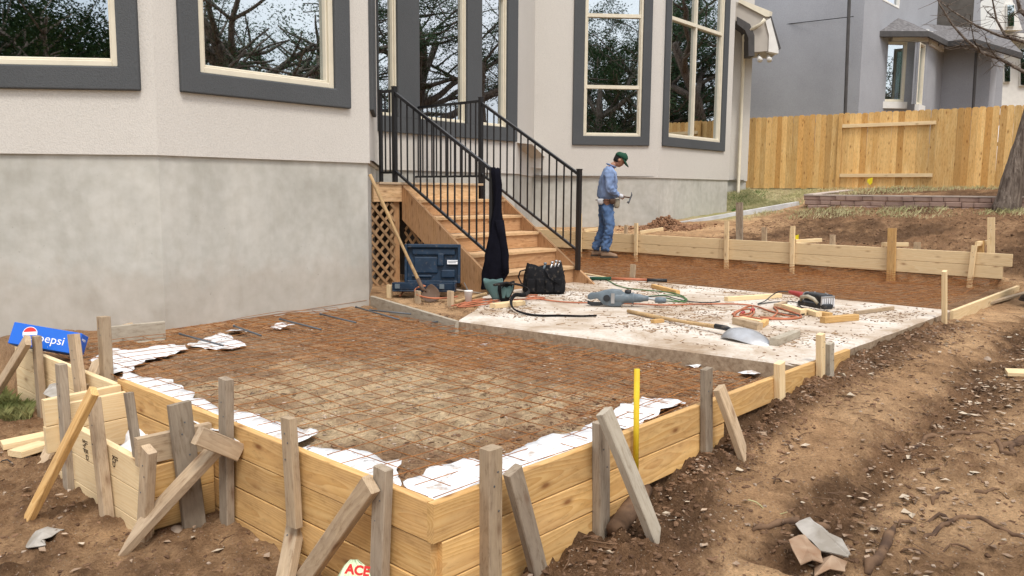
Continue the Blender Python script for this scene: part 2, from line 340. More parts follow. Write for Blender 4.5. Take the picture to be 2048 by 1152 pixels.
M['pepsi_blue'] = simple('pepsi_blue', (.004, .12, .58), .4, .4, var=.03)
M['print_white'] = simple('print_white', (.8, .8, .82), .5, .3, var=.02)
M['print_red'] = simple('print_red', (.62, .03, .03), .5, .3, var=.02)
M['print_black'] = simple('print_black', (.07, .045, .03), .8, .1, var=.1)
M['yellow_paint'] = simple('yellow_paint', (.72, .52, .03), .6, .3, c2=(.6, .4, .02))
M['flag_yellow'] = simple('flag_yellow', (.8, .65, .02), .6, .3)
M['paper'] = simple('paper', (.42, .39, .35), .9, .1, c2=(.27, .24, .2), scale=9)
M['cardboard'] = simple('cardboard', (.38, .275, .19), .9, .1, c2=(.25, .15, .09), scale=9)
M['leaf_dry'] = simple('leaf_dry', (.44, .33, .235), .8, .2, c2=(.2, .13, .085), scale=3)
M['root'] = simple('root', (.19, .115, .068), .95, .1, c2=(.08, .05, .035), scale=9, bmp=.9, bscale=40)
M['grass'] = simple('grass', (.25, .24, .10), .9, .1, c2=(.12, .15, .045), scale=2)
M['straw'] = simple('straw', (.56, .50, .29), .9, .1, c2=(.34, .34, .16), scale=2)
M['green_grass'] = simple('green_grass', (.09, .20, .04), .9, .1, c2=(.05, .12, .025), scale=4)
M['leaf'] = simple('leaf', (.045, .085, .03), .8, .2, c2=(.02, .045, .016), scale=1.2)
M['shingle'] = simple('shingle', (.20, .19, .19), .95, .1, c2=(.10, .095, .095), scale=12, bmp=.8, bscale=30)
M['block'] = simple('block', (.40, .285, .235), .95, .1, c2=(.25, .165, .135), scale=5, bmp=.9, bscale=35)
M['block_cap'] = simple('block_cap', (.52, .44, .38), .95, .1, scale=5, bmp=.5)
M['curtain'] = simple('curtain', (.55, .60, .52), .9, .1, var=.05)
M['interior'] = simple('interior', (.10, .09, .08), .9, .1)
M['beam_grey'] = simple('beam_grey', (.60, .60, .60), .7, .3, c2=(.42, .42, .42), scale=4)
for k_ in ('black_cloth', 'blue_plastic', 'tool_grey', 'tool_black', 'denim', 'teal_cloth', 'suede', 'metal', 'rust_blade'): dirty(M[k_], 22, .56, .95, (.30, .24, .18))
def glassm():
    m = bpy.data.materials.new('window_glass'); m.use_nodes = True; nt = m.node_tree; nt.nodes.clear()
    o = nt.nodes.new('ShaderNodeOutputMaterial'); g = nd(nt, 'ShaderNodeBsdfGlossy', Roughness=.012); g.inputs['Color'].default_value = (.90, .95, 1, 1)
    t = nt.nodes.new('ShaderNodeBsdfTransparent'); t.inputs['Color'].default_value = (.42, .52, .46, 1)
    fr = nd(nt, 'ShaderNodeFresnel', IOR=1.5); mr = nd(nt, 'ShaderNodeMapRange'); nt.links.new(fr.outputs[0], mr.inputs[0]); mr.inputs[3].default_value = .50; mr.inputs[4].default_value = 1.
    tcn = nt.nodes.new('ShaderNodeTexCoord'); n = nd(nt, 'ShaderNodeTexNoise', Scale=1.6, Detail=1.0); nt.links.new(tcn.outputs['Object'], n.inputs['Vector'])
    b = nd(nt, 'ShaderNodeBump', Strength=.12, Distance=.01); nt.links.new(n.outputs['Fac'], b.inputs['Height']); nt.links.new(b.outputs[0], g.inputs['Normal'])
    x = nt.nodes.new('ShaderNodeMixShader'); nt.links.new(mr.outputs[0], x.inputs[0]); nt.links.new(t.outputs[0], x.inputs[1]); nt.links.new(g.outputs[0], x.inputs[2]); nt.links.new(x.outputs[0], o.inputs[0])
    return m
M['glass'] = glassm()

# ------------------------------------------------------------------ ground
def nse(a, b, c=0., s=1.): return mnoise.noise(Vector((a*s, b*s, c)))
ctrl = []      # x, y, z
def cu(u, v, z): q = W(u, v); ctrl.append((q.x, q.y, z))
for a in [(-1, -1, -.5), (.9, 3.5, -.52), (1.4, 3.72, -.52), (1.23, 4.44, -.52), (1.5, 4.8, -.5), (1.88, 6.19, -.46), (1.9, 3.7, -.50), (1.85, 2.9, -.53), (1.8, 2.15, -.56),
          (2.6, 2.0, -.45), (3, 2., -.41), (3.97, 2, -.3), (4.92, 2, -.175), (5.66, 2, -.165), (6.5, 2.05, -.12), (7.8, 2, -.07), (8.5, 2, -.075), (11, 2.1, -.09), (12.6, 2, -.02),
          (2, 1, -.5), (3, 0, -.5), (4, 1, -.44), (5, .5, -.38), (6, 0, -.3), (7, 1, -.22), (9, 1, -.13), (12, 0, -.02), (9, -3, -.1),
          (12.6, 4, .16), (12.6, 6, .2), (12.6, 9, .28), (12.6, 11, .3), (13.4, 3.2, .27), (14.5, 1.0, .5), (14.5, 5, .35), (5, 4, -.1), (8, 4, -.05), (10, 4, -.05), (10, 8, -.03)]: cu(*a)
ctrl += [(.43, 17, .40), (3.05, 17.2, .42), (5.2, 19.8, .64), (6.1, 16.9, .80), (8.9, 14.85, .88), (11, 13.2, 1.0), (8, 13, .62), (6.5, 14.5, .52), (6.2, 21.7, 1.25), (8.36, 20.1, 1.25),
         (11.3, 17.9, 1.25), (14, 16, 1.25), (4, 24, 1.25), (20, 12, 1.2), (6.9, 17.7, 1.08), (9.6, 15.8, 1.10), (12, 14.2, 1.1), (0, 60, 1.5), (60, 60, 1.8), (60, 0, 1.2), (-60, 0, -.5), (0, -60, -.6), (60, -60, .3),
         (-4, 6, -.44), (-6, 5, -.45), (-3.1, 6.9, -.34), (5.6, 20.6, .85)]
C_ = np.array(ctrl); _k = len(C_)
D_ = np.sqrt(((C_[:, None, :2]-C_[None, :, :2])**2).sum(-1))
A_ = np.zeros((_k+1, _k+1)); A_[:_k, :_k] = D_; A_[:_k, _k] = 1; A_[_k, :_k] = 1
WT = np.linalg.solve(A_, np.append(C_[:, 2], 0))
def ground_np(X, Y):
    o = np.zeros_like(X)
    for i in range(_k): o += WT[i]*np.sqrt((X-C_[i, 0])**2+(Y-C_[i, 1])**2)
    return o + WT[_k]
def axis_pts(segs):
    o = [segs[0][0]]
    for a, b, st in segs:
        n = max(1, round((b-a)/st)); o += [a+(b-a)*(i+1)/n for i in range(n)]
    return np.array(o)
us = axis_pts([(-260, -20, 30), (-20, -2, 2.), (-2, .4, .2), (.4, 1.955, .0222), (1.955, 5.3, .022), (5.3, 8.82, .045), (8.82, 12.26, .05), (12.26, 12.6, .03), (12.6, 19, .07), (19, 40, .7), (40, 300, 25)])
vs_ = axis_pts([(-260, -20, 30), (-20, -3, 1.2), (-3, -.6, .06), (-.6, 2.19, .022), (2.19, 7.1, .024), (7.1, 12, .07), (12, 20, .12), (20, 40, 1.2), (40, 260, 25)])
UU, VV = np.meshgrid(us, vs_, indexing='ij'); XX = UU*U.x+VV*V.x; YY = UU*U.y+VV*V.y
ZZ = ground_np(XX, YY)
# vectorised value noise
def vnoise(x, y, seed=0):
    xi = np.floor(x).astype(np.int64); yi = np.floor(y).astype(np.int64); xf = x-xi; yf = y-yi
    def h(a, b):
        n = (a*374761393 + b*668265263 + seed*982451653) & 0x7fffffff
        n = ((n ^ (n >> 13))*1274126177) & 0x7fffffff; n = (n ^ (n >> 16)) & 0xffff
        return n/65535.
    sx = xf*xf*(3-2*xf); sy = yf*yf*(3-2*yf)
    return (h(xi, yi)*(1-sx)+h(xi+1, yi)*sx)*(1-sy)+(h(xi, yi+1)*(1-sx)+h(xi+1, yi+1)*sx)*sy
def fbm(x, y, sc_, oct=4, seed=0, g=.5):
    o = 0; a = 1; t = 0
    for i in range(oct): o = o+a*vnoise(x*sc_, y*sc_, seed+i*7); t += a; a *= g; sc_ *= 2.03
    return o/t
def sst(x, a, b): t = np.clip((x-a)/(b-a), 0, 1); return t*t*(3-2*t)
big = fbm(XX, YY, .8, 3, 1); mid = fbm(XX, YY, 3.2, 4, 2); fine = fbm(XX, YY, 14, 4, 3, .6)
# where the soil is loose: along the right form, the trench on the right, the mound behind the back form
loose = np.maximum(sst(UU, 1.6, 2.2)*sst(VV, 1.2+.62*sst(UU, 2.7, 3.8), 1.75+.3*sst(UU, 2.7, 3.8))*(VV < 2.2)*(UU < 8.4)*(1-sst(UU, 6.5, 8.4)*.3), 0)
rough_band = np.exp(-((VV-1.42 + .3*(big-.5))/.17)**2)*(UU > 3.2)*(VV < 1.8)+.38*sst(1.35-VV, .0, .3)*(UU > 2.5)
mound = sst(UU, 12.25, 13.0)*(1-sst(VV, 6, 8))*(UU < 30)
leftl = (UU < 1.95)*sst(VV, 2.6, 3.2)*.5
L_ = np.clip(np.maximum.reduce([loose, rough_band*.9, mound*.8, leftl]) + (mid-.5)*.8, 0, 1)
nearw = np.clip(1-(UU-14)/12, 0, 1)*(np.abs(UU) < 40)*(np.abs(VV) < 30)
rid = 1-np.abs(2*fbm(XX, YY, 9, 4, 13, .6)-1)
tiny = fbm(XX, YY, 24, 3, 17, .7)
ZZ += nearw*((big-.5)*.10 + (mid-.5)*.055 + (fine-.5)*(.016+.085*L_) + (rid-.8)*.06*L_ + (tiny-.5)*(.016+.06*L_))
ZZ += nearw*loose*(.03+.08*(fbm(XX, YY, 6, 3, 9)-.45))
ZZ -= rough_band*.07*(UU < 9)
# colour
def C3(a): return np.array(a)[None, None, :]
tan = C3((.64, .42, .235)); tan2 = C3((.49, .305, .165)); dark = C3((.225, .128, .07)); darker = C3((.115, .066, .038))
k1 = sst(fbm(XX, YY, 1.3, 4, 21), .38, .62)[..., None]
colr = tan*k1+tan2*(1-k1)
kd = np.clip(L_*1.25+(fine-.5)*1.2, 0, 1)[..., None]*.9
colr = colr*(1-kd)+(dark*k1+darker*(1-k1))*kd
# lawn beyond
lawn = (sst(UU, 15.2, 16.0)*sst(VV, 7.4-.0*UU, 8.4)*(UU < 40))[..., None]
lawn = np.clip(lawn+((UU > 40) | (UU < -8) | (VV > 25) | (VV < -8))[..., None]*1., 0, 1)
gl = C3((.38, .36, .17))*k1+C3((.46, .41, .24))*(1-k1)
colr = colr*(1-lawn)+gl*lawn
# ---- zones inside the forms
UE = np.interp(VV, [2.2, 5.15, 7.05], [5.25, 4.92, 5.42])+.03
near_bed = (UU > 1.965) & (UU < UE) & (VV > 2.185) & (VV < 7.6)
slab_z = (UU >= UE) & (UU < 8.80) & (VV > 2.185) & (VV < 9)
far_bed = (UU >= 8.80) & (UU < 12.31+.25*(VV-2.05)/9.35) & (VV > 2.185) & (VV < 12.6)
bz = -.09-.03*sst(UU, 3.9, 5.)+(fbm(XX, YY, 2.2, 3, 31)-.5)*.06+(fine-.5)*.05
ZZ = np.where(near_bed, bz, ZZ)
ZZ = np.where(slab_z, -.22, ZZ); under = slab_z & (VV > np.interp(UU, [4.9, 5.5, 6.4, 6.45], [5.2, 5.45, 6.25, 6.35])); ZZ = np.where(under, -.015+(fine-.5)*.045, ZZ)
ZZ = np.where(far_bed, -.05+(fine-.5)*.05+(fbm(XX, YY, 2.2, 3, 32)-.5)*.04-.09*sst(UU, 11.5, 12.1), ZZ)
ZZ = np.where((UU > 1.60) & (UU < 1.95) & (VV > 3.87) & (VV < 4.9), -.40, ZZ)
pale = C3((.70, .54, .34)); redb = C3((.47, .275, .145)); brn = C3((.40, .26, .155))
cc = np.exp(-(((UU-3.0)/.95)**2+((VV-3.7)/1.25)**2))
cc = cc*1.15
kp = np.clip(sst(cc+(fbm(XX, YY, 3, 4, 41)-.5)*.9, .35, .75), 0, 1)[..., None]*(.34+.66*sst(fbm(XX, YY, 11, 4, 47, .7), .36, .58))[..., None]
kb = sst(fbm(XX, YY, 2.1, 4, 44), .4, .6)[..., None]
bedc = (redb*kb+brn*(1-kb))*(1-kp)+pale*kp
colr = np.where((near_bed | (slab_z & ~under))[..., None], bedc, colr)
colr = np.where(far_bed[..., None], (redb*.8*kb+C3((.34, .21, .12))*(1-kb)), colr)
nu, nv = len(us), len(vs_)
me = bpy.data.meshes.new('ground')
verts = np.stack([XX, YY, ZZ], -1).reshape(-1, 3)
ii = (np.arange(nu-1)[:, None]*nv+np.arange(nv-1)[None, :]).reshape(-1)
quads = np.stack([ii, ii+nv, ii+nv+1, ii+1], -1).astype(np.int32)
me.vertices.add(len(verts)); me.vertices.foreach_set('co', verts.astype(np.float32).ravel())
me.loops.add(quads.size); me.loops.foreach_set('vertex_index', quads.ravel())
me.polygons.add(len(quads)); me.polygons.foreach_set('loop_start', np.arange(0, quads.size, 4, dtype=np.int32)); me.polygons.foreach_set('loop_total', np.full(len(quads), 4, dtype=np.int32))
me.update(calc_edges=True); me.validate()
ca = me.color_attributes.new('soil', 'FLOAT_COLOR', 'POINT')
rgba = np.concatenate([colr.reshape(-1, 3), np.ones((nu*nv, 1))], 1).astype(np.float32); ca.data.foreach_set('color', rgba.ravel())
me.polygons.foreach_set('use_smooth', [True]*len(me.polygons)); me.materials.append(M['soil'])
g_o = bpy.data.objects.new('ground', me); col.objects.link(g_o); tag(g_o, kind='structure')
def gz(x, y):
    p = Vector((x, y, 0)); u, v = p.dot(U), p.dot(V)
    i = int(np.clip(np.searchsorted(us, u)-1, 0, nu-2)); j = int(np.clip(np.searchsorted(vs_, v)-1, 0, nv-2))
    a = (u-us[i])/(us[i+1]-us[i]); b = (v-vs_[j])/(vs_[j+1]-vs_[j])
    return float((ZZ[i, j]*(1-a)+ZZ[i+1, j]*a)*(1-b)+(ZZ[i, j+1]*(1-a)+ZZ[i+1, j+1]*a)*b)
def G(px, py, dz=0., z0=-.4):
    """point on the ground surface seen at a pixel of the photograph"""
    z = z0; p = P(px, py, z)
    for _ in range(25):
        z = .5*z+.5*min(gz(p.x, p.y), 1.0); p = P(px, py, z)
    return Vector((p.x, p.y, gz(p.x, p.y)+dz))

# ------------------------------------------------------------------ the house
SZ = 1.42
c01 = Vector((-3.02, 7.0, 0)); c1 = Vector((-1.53, 8.77, 0)); c2 = Vector((-1.90, 11.55, 0)); c3 = Vector((.05, 13.87, 0)); c4 = Vector((.43, 17.0, 0)); c5 = Vector((3.05, 17.23, 0)); c6 = Vector((5.22, 19.8, 0))
c7 = Vector((5.1, 21.4, 0)); c8 = Vector((6.15, 21.5, 0)); c9 = Vector((5.9, 28, 0)); c10 = Vector((-8.5, 28, 0)); c00 = Vector((-8.5, 6.55, 0))
house = thing('house', (0, 14, 0), 'cream stucco house with grey trimmed bay windows on a rendered concrete foundation', 'house')
WT_Z = 6.6
def facet(a, b, openings, z0=SZ, z1=WT_Z, name='stucco_wall', m=None, th=0., parent=None, rev=.10):
    """a wall facet with rectangular openings [(s0,s1,z0,z1)] and their reveals"""
    L = (b-a).length; d = (b-a)/L; nrm = Vector((d.y, -d.x, 0)); mb = MB()
    def q(s, z, o=0): return a+d*s+Z*z-nrm*o
    xs = sorted({0, L, *[o[0] for o in openings], *[o[1] for o in openings]}); zs = sorted({z0, z1, *[o[2] for o in openings], *[o[3] for o in openings]})
    xs = [x for x in xs if 0 <= x <= L]; zs = [z for z in zs if z0 <= z <= z1]
    for i in range(len(xs)-1):
        for j in range(len(zs)-1):
            cx, cz = (xs[i]+xs[i+1])/2, (zs[j]+zs[j+1])/2
            if any(o[0] < cx < o[1] and o[2] < cz < o[3] for o in openings): continue
            mb.add([q(xs[i], zs[j]), q(xs[i+1], zs[j]), q(xs[i+1], zs[j+1]), q(xs[i], zs[j+1])], [(0, 1, 2, 3)])
    for (s0, s1, a0, a1) in openings:
        for (p, r) in (((s0, a0), (s1, a0)), ((s1, a0), (s1, a1)), ((s1, a1), (s0, a1)), ((s0, a1), (s0, a0))):
            mb.add([q(*p), q(*r), q(*r, rev+.03), q(*p, rev+.03)], [(0, 1, 2, 3)])
    mb.add([q(0, z0), q(L, z0), q(L, z0, .05), q(0, z0, .05)], [(0, 1, 2, 3)])
    return mb.build(name, m or M['stucco'], parent or house)
def window(a, b, s0, s1, z0, z1, bars=(), muls=(), trim=(.2, .2, .2, .2), fw=.055, screen=None, curtain=None, parent=None, tm=None, fm=None, rev=.05):
    """trim = widths left,right,bottom,top (0 = none); bars = heights of horizontal bars, muls = s of uprights"""
    L = (b-a).length; d = (b-a)/L; n = Vector((d.y, -d.x, 0)); fm = fm or M['cream']; tm = tm or M['trim_stucco']
    rot = Matrix((d, -n, Z)).transposed()
    def bx(mb, x0, x1, y0, y1, zz0, zz1):   # y = outwards from the wall
        c = a+d*((x0+x1)/2)+n*((y0+y1)/2)+Z*((zz0+zz1)/2); mb.box(c, (x1-x0, y1-y0, zz1-zz0), rot)
    fr = MB()
    bx(fr, s0, s0+fw, -rev-.04, .012, z0, z1); bx(fr, s1-fw, s1, -rev-.04, .012, z0, z1)
    bx(fr, s0+fw, s1-fw, -rev-.04, .012, z0, z0+fw); bx(fr, s0+fw, s1-fw, -rev-.04, .012, z1-fw, z1)
    i = fw
    for (x0, x1, zz0, zz1) in ((s0+i, s0+i+.022, z0+i, z1-i), (s1-i-.022, s1-i, z0+i, z1-i), (s0+i+.022, s1-i-.022, z0+i, z0+i+.022), (s0+i+.022, s1-i-.022, z1-i-.022, z1-i)):
        bx(fr, x0, x1, -rev-.038, -.012, zz0, zz1)
    f = fr.build('window_frame', fm, parent or house); bevel(f, .006, 1)
    for zb in bars:
        mb = MB(); bx(mb, s0+fw, s1-fw, -rev-.036, .0, zb-.035, zb+.035); mb.build('transom', fm, f)
    for sb, zlo, zhi in muls:
        mb = MB(); bx(mb, sb-.03, sb+.03, -rev-.034, -.004, max(zlo, z0+fw), min(zhi, z1-fw)); mb.build('mullion', fm, f)
    # panes between the bars
    zs = [z0+fw]+sorted(bars)+[z1-fw]
    for k in range(len(zs)-1):
        cuts = [s0+fw]+[m_[0] for m_ in muls if m_[1] <= zs[k]+.01 or m_[2] >= zs[k+1]-.01 and m_[1] < zs[k+1]-.01]+[s1-fw]
        for j in range(len(cuts)-1):
            mb = MB(); bx(mb, cuts[j], cuts[j+1], -rev-.022, -rev-.014, zs[k], zs[k+1]); mb.build('pane', M['glass'], f)
    tl, tr, tb, tt = trim; T = .045
    if tb:
        cs_ = [((s0-tl, z0-tb), (s0-.001, z0-.001)), ((s1+tr, z0-tb), (s1+.001, z0-.001)), ((s1+tr, z1+tt), (s1+.001, z1+.001)), ((s0-tl, z1+tt), (s0-.001, z1+.001))]
        vs3, fs3 = [], []
        for (ox, oz), (ix, iz) in cs_:
            for (x, z_, y) in ((ox, oz, -.01), (ox, oz, T), (ix, iz, T), (ix, iz, -.01)): vs3.append(a+d*x+n*y+Z*z_)
        for i4 in range(4):
            for j4 in range(4): fs3.append((i4*4+j4, i4*4+(j4+1) % 4, ((i4+1) % 4)*4+(j4+1) % 4, ((i4+1) % 4)*4+j4))
        mb = MB(); mb.add(vs3, fs3); t = mb.build('window_trim', tm, parent or house); bevel(t, .012, 2)
    for (x0, x1, dep) in (curtain or ()):
        nn = max(6, int((x1-x0)/.03)); top = []; bot = []
        for k in range(nn+1):
            x = x0+(x1-x0)*k/nn; y = -dep-.03*math.sin(k*1.3)-.015*math.sin(k*.55)
            top.append(a+d*x+n*y+Z*(z1)); bot.append(a+d*x+n*y+Z*(z0-.1))
        mb = MB(); mb.add(bot+top, [(k, k+1, nn+2+k, nn+1+k) for k in range(nn)]); mb.build('curtain', M['curtain'], f)
    return f
def on(a, b, px, py):
    p = PP(px, py, a, b); d = (b-a).normalized(); return (p-a).dot(d), p.z
# facet 0 window (runs out of the frame at the left) and facet 1 window
s_r, z_b = on(c00, c01, 238, 134); s_tr, z_tb = on(c00, c01, 283, 182)
w0 = (s_r-2.0, s_r, z_b, 3.75)
facet(c00, c01, [w0]); window(c00, c01, *w0, trim=(.2, s_tr-s_r, z_b-z_tb, .2), fw=.05, curtain=[(s_r-1.9, s_r-1.45, .25)])
sl_, zl_ = on(c01, c1, 397, 143); sr_, zr_ = on(c01, c1, 667, 180); tl_, zt_ = on(c01, c1, 359, 184); tr_, _ = on(c01, c1, 698, 216)
w1 = (sl_, sr_, (zl_+zr_)/2, 3.75)
facet(c01, c1, [w1]); window(c01, c1, *w1, trim=(sl_-tl_, tr_-sr_, w1[2]-zt_, .2), fw=.055, curtain=[(sr_-.52, sr_-.1, .3)])
w2 = (.35, .85, 2.19, 4.6)
facet(c1, c2, [w2]); window(c1, c2, *w2, trim=(.2, .2, .2, .2), fw=.05)
# the bay behind the stairs: three tall windows in a grey trimmed wall
bw = []
for xl, xr in ((766, 793), (836, 931), (960, 1011)):
    a_, za = on(c2, c3, xl, 245); b_, zb = on(c2, c3, xr, 250); bw.append((a_, b_, 2.17, 4.75))
bw[0] = (.004, bw[0][1], 2.17, 4.75)
facet(c2, c3, bw)
for i, q in enumerate(bw): window(c2, c3, *q, trim=(0, 0, 0, 0), fw=.03, bars=(4.28,) if i == 2 else (), curtain=[(q[1]-.42, q[1]-.08, .25)] if i else None)
Lb = (c3-c2).length; db = (c3-c2)/Lb; nb = Vector((db.y, -db.x, 0)); rotb = Matrix((db, -nb, Z)).transposed(); mb = MB()
for x0, x1, a0, a1 in [(.0, bw[0][0]-.001, 2.17, 5.), (bw[0][1]+.001, bw[1][0]-.001, 2.17, 5.), (bw[1][1]+.001, bw[2][0]-.001, 2.17, 5.), (bw[2][1]+.001, Lb-.02, 2.17, 5.), (0, Lb-.02, 1.95, 2.168)]:
    mb.box(c2+db*(x0+x1)/2+nb*.018+Z*(a0+a1)/2, (x1-x0, .054, a1-a0), rotb)
bevel(mb.build('window_trim', M['trim_stucco'], house), .012, 2)
facet(c3, c4, [])
# sloping ledge below the corner of the bay
mb = MB(); mb.prism([PD(905, 272, 13.7), PD(1030, 285, 13.9), PD(1062, 312, 16.6), PD(1062, 336, 16.6), PD(905, 322, 13.7)], Vector((.3, .5, 0))); mb.build('ledge', M['stucco'], house)
f3l, z3 = on(c4, c5, 1166, 272); f3r, _ = on(c4, c5, 1281, 272); t3l, z3t = on(c4, c5, 1144, 290); t3r, _ = on(c4, c5, 1298, 290)
zmid = on(c4, c5, 1225, 174)[1]; zup = on(c4, c5, 1225, 31)[1]
w3 = (f3l, f3r, z3, 5.9)
facet(c4, c5, [w3]); window(c4, c5, *w3, bars=(zmid, zup), trim=(f3l-t3l, min(t3r, (c5-c4).length-.02)-f3r, z3-z3t, .2), fw=.05)
f4l, z4 = on(c5, c6, 1334, 274); f4r, _ = on(c5, c6, 1439, 280); t4l, z4t = on(c5, c6, 1323, 292); t4r, _ = on(c5, c6, 1447, 300)
fmul = on(c5, c6, 1389, 200)[0]; zbar = on(c5, c6, 1395, 52)[1]
w4 = (f4l, f4r, z4, 5.9)
facet(c5, c6, [w4]); window(c5, c6, *w4, bars=(zbar,), muls=[(fmul, 0, 9)], trim=(f4l-t4l, t4r-f4r, z4-z4t, .2), fw=.06, curtain=[(fmul+.1, f4r-.1, .3)])
facet(c6, c7, []); facet(c7, c8, []); facet(c8, c9, []); facet(c9, c10, []); facet(c10, c00, [])
# roof slab with overhang
ring = [c00, c01, c1, c2, c3, c4, c5, c6, c7, c8, c9, c10]; cen = sum(ring, Vector())/len(ring)
mb = MB(); mb.prism([p+(p-cen).normalized()*.35+Z*(WT_Z-.1) for p in ring], Z*.3); mb.build('roof', M['shingle'], house)
mb = MB(); mb.add([p+(cen-p).normalized()*.1+Z*1.45 for p in ring], [tuple(range(12))]); mb.build('interior_floor', M['interior'], house)
mb = MB(); mb.box((-4.4, 16.5, 4), (8., .1, 5)); mb.box((1.6, 21.2, 4), (5.4, .1, 5)); mb.box((-5.3, 10.2, 4), (6.2, .1, 5)); mb.build('interior_wall', M['interior'], house)
# foundation, set back 25 mm under the stucco
def inset(a, b, c, o):      # inner offset of corner b
    d1 = (b-a).normalized(); d2 = (c-b).normalized(); n1 = Vector((-d1.y, d1.x, 0)); n2 = Vector((-d2.y, d2.x, 0)); k = (n1+n2); return b+k*(o/max(.3, (1+n1.dot(n2))))
fr_ = [inset(ring[i-1], ring[i], ring[(i+1) % 12], .025) for i in range(12)]
mb = MB(); top = [p+Z*(SZ+.02) for p in fr_]; bot = [p-Z*1.2 for p in fr_]
mb.add(bot+top, [(i, (i+1) % 12, 12+(i+1) % 12, 12+i) for i in range(12)]); mb.build('foundation', M['foundation'], house)
# chalk line and panel joint on the near foundation
o1 = Vector((math.cos(R(-40)), math.sin(R(-40)), 0))
def onf(px, py, off=.0): p = PP(px, py, c01, c1); return p+Vector(((c1-c01).y, -(c1-c01).x, 0)).normalized()*(off-.025)
mb = MB(); mb.tube([onf(330, 661, .002), onf(540, 631, .002), onf(736, 601, .002)], .0018, 4); mb.build('chalk_line', M['rust'], house)
# downspout on the last short facet
ds = [PD(1530, 38, 20.55), PD(1522, 48, 20.6), PD(1494, 63, 20.75), PD(1488, 72, 21.0), PD(1487, 110, 21.35), PD(1476, 385, 21.35), PD(1477, 391, 21.3), PD(1488, 397, 21.0)]
mb = MB(); mb.tube(ds, .045, 8); mb.build('downspout', M['cream'], house, True)
# eave return at the right end of the house
Ye = 20.7
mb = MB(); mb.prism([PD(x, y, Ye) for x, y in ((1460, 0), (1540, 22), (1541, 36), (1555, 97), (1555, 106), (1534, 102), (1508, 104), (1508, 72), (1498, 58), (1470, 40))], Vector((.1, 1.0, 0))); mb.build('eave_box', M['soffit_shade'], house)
mb = MB(); mb.prism([PD(x, y, Ye-.04) for x, y in ((1531, 42), (1541, 36), (1557, 97), (1557, 107), (1537, 103), (1538, 70))], Vector((.0, .2, 0))); mb.build('rake_board', M['white_trim'], house)
mb = MB(); mb.prism([PD(x, y, Ye-.03) for x, y in ((1538, 32), (1543, 32), (1562, 97), (1557, 99))], Vector((.1, 1.1, 0))); mb.build('roof_edge', M['dark_trim'], house)
mb = MB(); mb.prism([PD(x, y, Ye-.06) for x, y in ((1476, 4), (1480, -2), (1540, 22), (1538, 33), (1531, 33))], Vector((.1, .12, 0))); mb.build('gutter', M['cream'], house)
mb = MB(); mb.prism([PD(x, y, Ye-.02) for x, y in ((1474, 33), (1500, 48), (1509, 70), (1509, 112), (1497, 112), (1497, 76), (1490, 60), (1474, 48))], Vector((.0, .4, 0))); mb.build('eave_trim', M['dark_trim'], house)
for px in (1517, 1536):
    mb = MB(); mb.tube([PD(px, 108, Ye+.2), PD(px+1, 116, Ye+.1), PD(px+3, 120, Ye)], [.02, .05, .07], 8); mb.build('flood_lamp', M['white_trim'], house, True)
print('house ok')

# ------------------------------------------------------------------ neighbour's house beyond the fence
nb_ = thing('neighbour_house', (12, 27, 1.2), 'grey stucco two storey house with small roofed bay window behind the cedar fence', 'house')
Nc = Vector((10, 24, 0)); N0 = Nc+Vector((-math.sin(R(49)), math.cos(R(49)), 0))*13
B0 = Vector((11.47, 25.6, 0)); B1 = Vector((12.72, 25.71, 0)); B2 = Vector((14.06, 27.31, 0)); B3 = Vector((15.13, 26.41, 0)); B4 = Vector((15.75, 27.15, 0)); B5 = Vector((15.6, 31, 0))
BT = B0+Vector((.669, .743, 0))*8
facet(N0, Nc, [], 0, 9.5, 'wall', M['grey_stucco'], parent=nb_); 
sA, zA = on(Nc, BT, 1765, 0); sB, _ = on(Nc, BT, 1799, 0); zC = on(Nc, BT, 1790, 14)[1]
wn = (sA, sB, zC, 9.)
facet(Nc, BT, [wn], 6.25, 9.5, 'wall', M['grey_stucco'], parent=nb_); facet(Nc, B0, [], 0, 6.25, 'wall', M['grey_stucco'], parent=nb_)
window(Nc, BT, *wn, trim=(0, 0, 0, 0), parent=nb_, fm=M['white_trim'])
mb = MB(); 
for f_ in ((B0, B1), (B1, B2)): pass
a0, b0 = on(B0, B1, 1762, 203); a1, b1 = on(B0, B1, 1815, 84)
wn1 = (a0, a1, b0, b1); facet(B0, B1, [wn1], 0, 6.25, 'wall', M['grey_stucco'], parent=nb_)
window(B0, B1, *wn1, trim=(0, 0, 0, 0), parent=nb_, fm=M['cream'])
d_ = (B1-B0).normalized(); n_ = Vector((d_.y, -d_.x, 0)); rt_ = Matrix((d_, -n_, Z)).transposed()
mb = MB(); mb.box(B0+d_*(a0+a1)/2+n_*.04+Z*(b0-.11), (a1-a0+.12, .12, .2), rt_); mb.build('window_sill', M['white_trim'], nb_)
mb = MB(); mb.box(B0+d_*.66+n_*.03+Z*(b1+.19), (1.15, .1, .36), rt_); mb.build('frieze', M['white_trim'], nb_)
a0, b0 = on(B1, B2, 1832, 208); a1, b1 = on(B1, B2, 1851, 90)
wn2 = (a0, a1, b0, b1); facet(B1, B2, [wn2], 0, 6.25, 'wall', M['grey_stucco'], parent=nb_)
window(B1, B2, *wn2, trim=(0, 0, 0, 0), parent=nb_, fm=M['cream'])
d_ = (B2-B1).normalized(); n_ = Vector((d_.y, -d_.x, 0)); rt_ = Matrix((d_, -n_, Z)).transposed()
mb = MB(); mb.box(B1+d_*(a0+a1)/2+n_*.04+Z*(b0-.11), (a1-a0+.1, .12, .2), rt_); mb.build('window_sill', M['white_trim'], nb_)
mb = MB(); mb.box(B1+d_*.95+n_*.03+Z*(b1+.25), (1.6, .1, .42), rt_); mb.build('frieze', M['white_trim'], nb_)
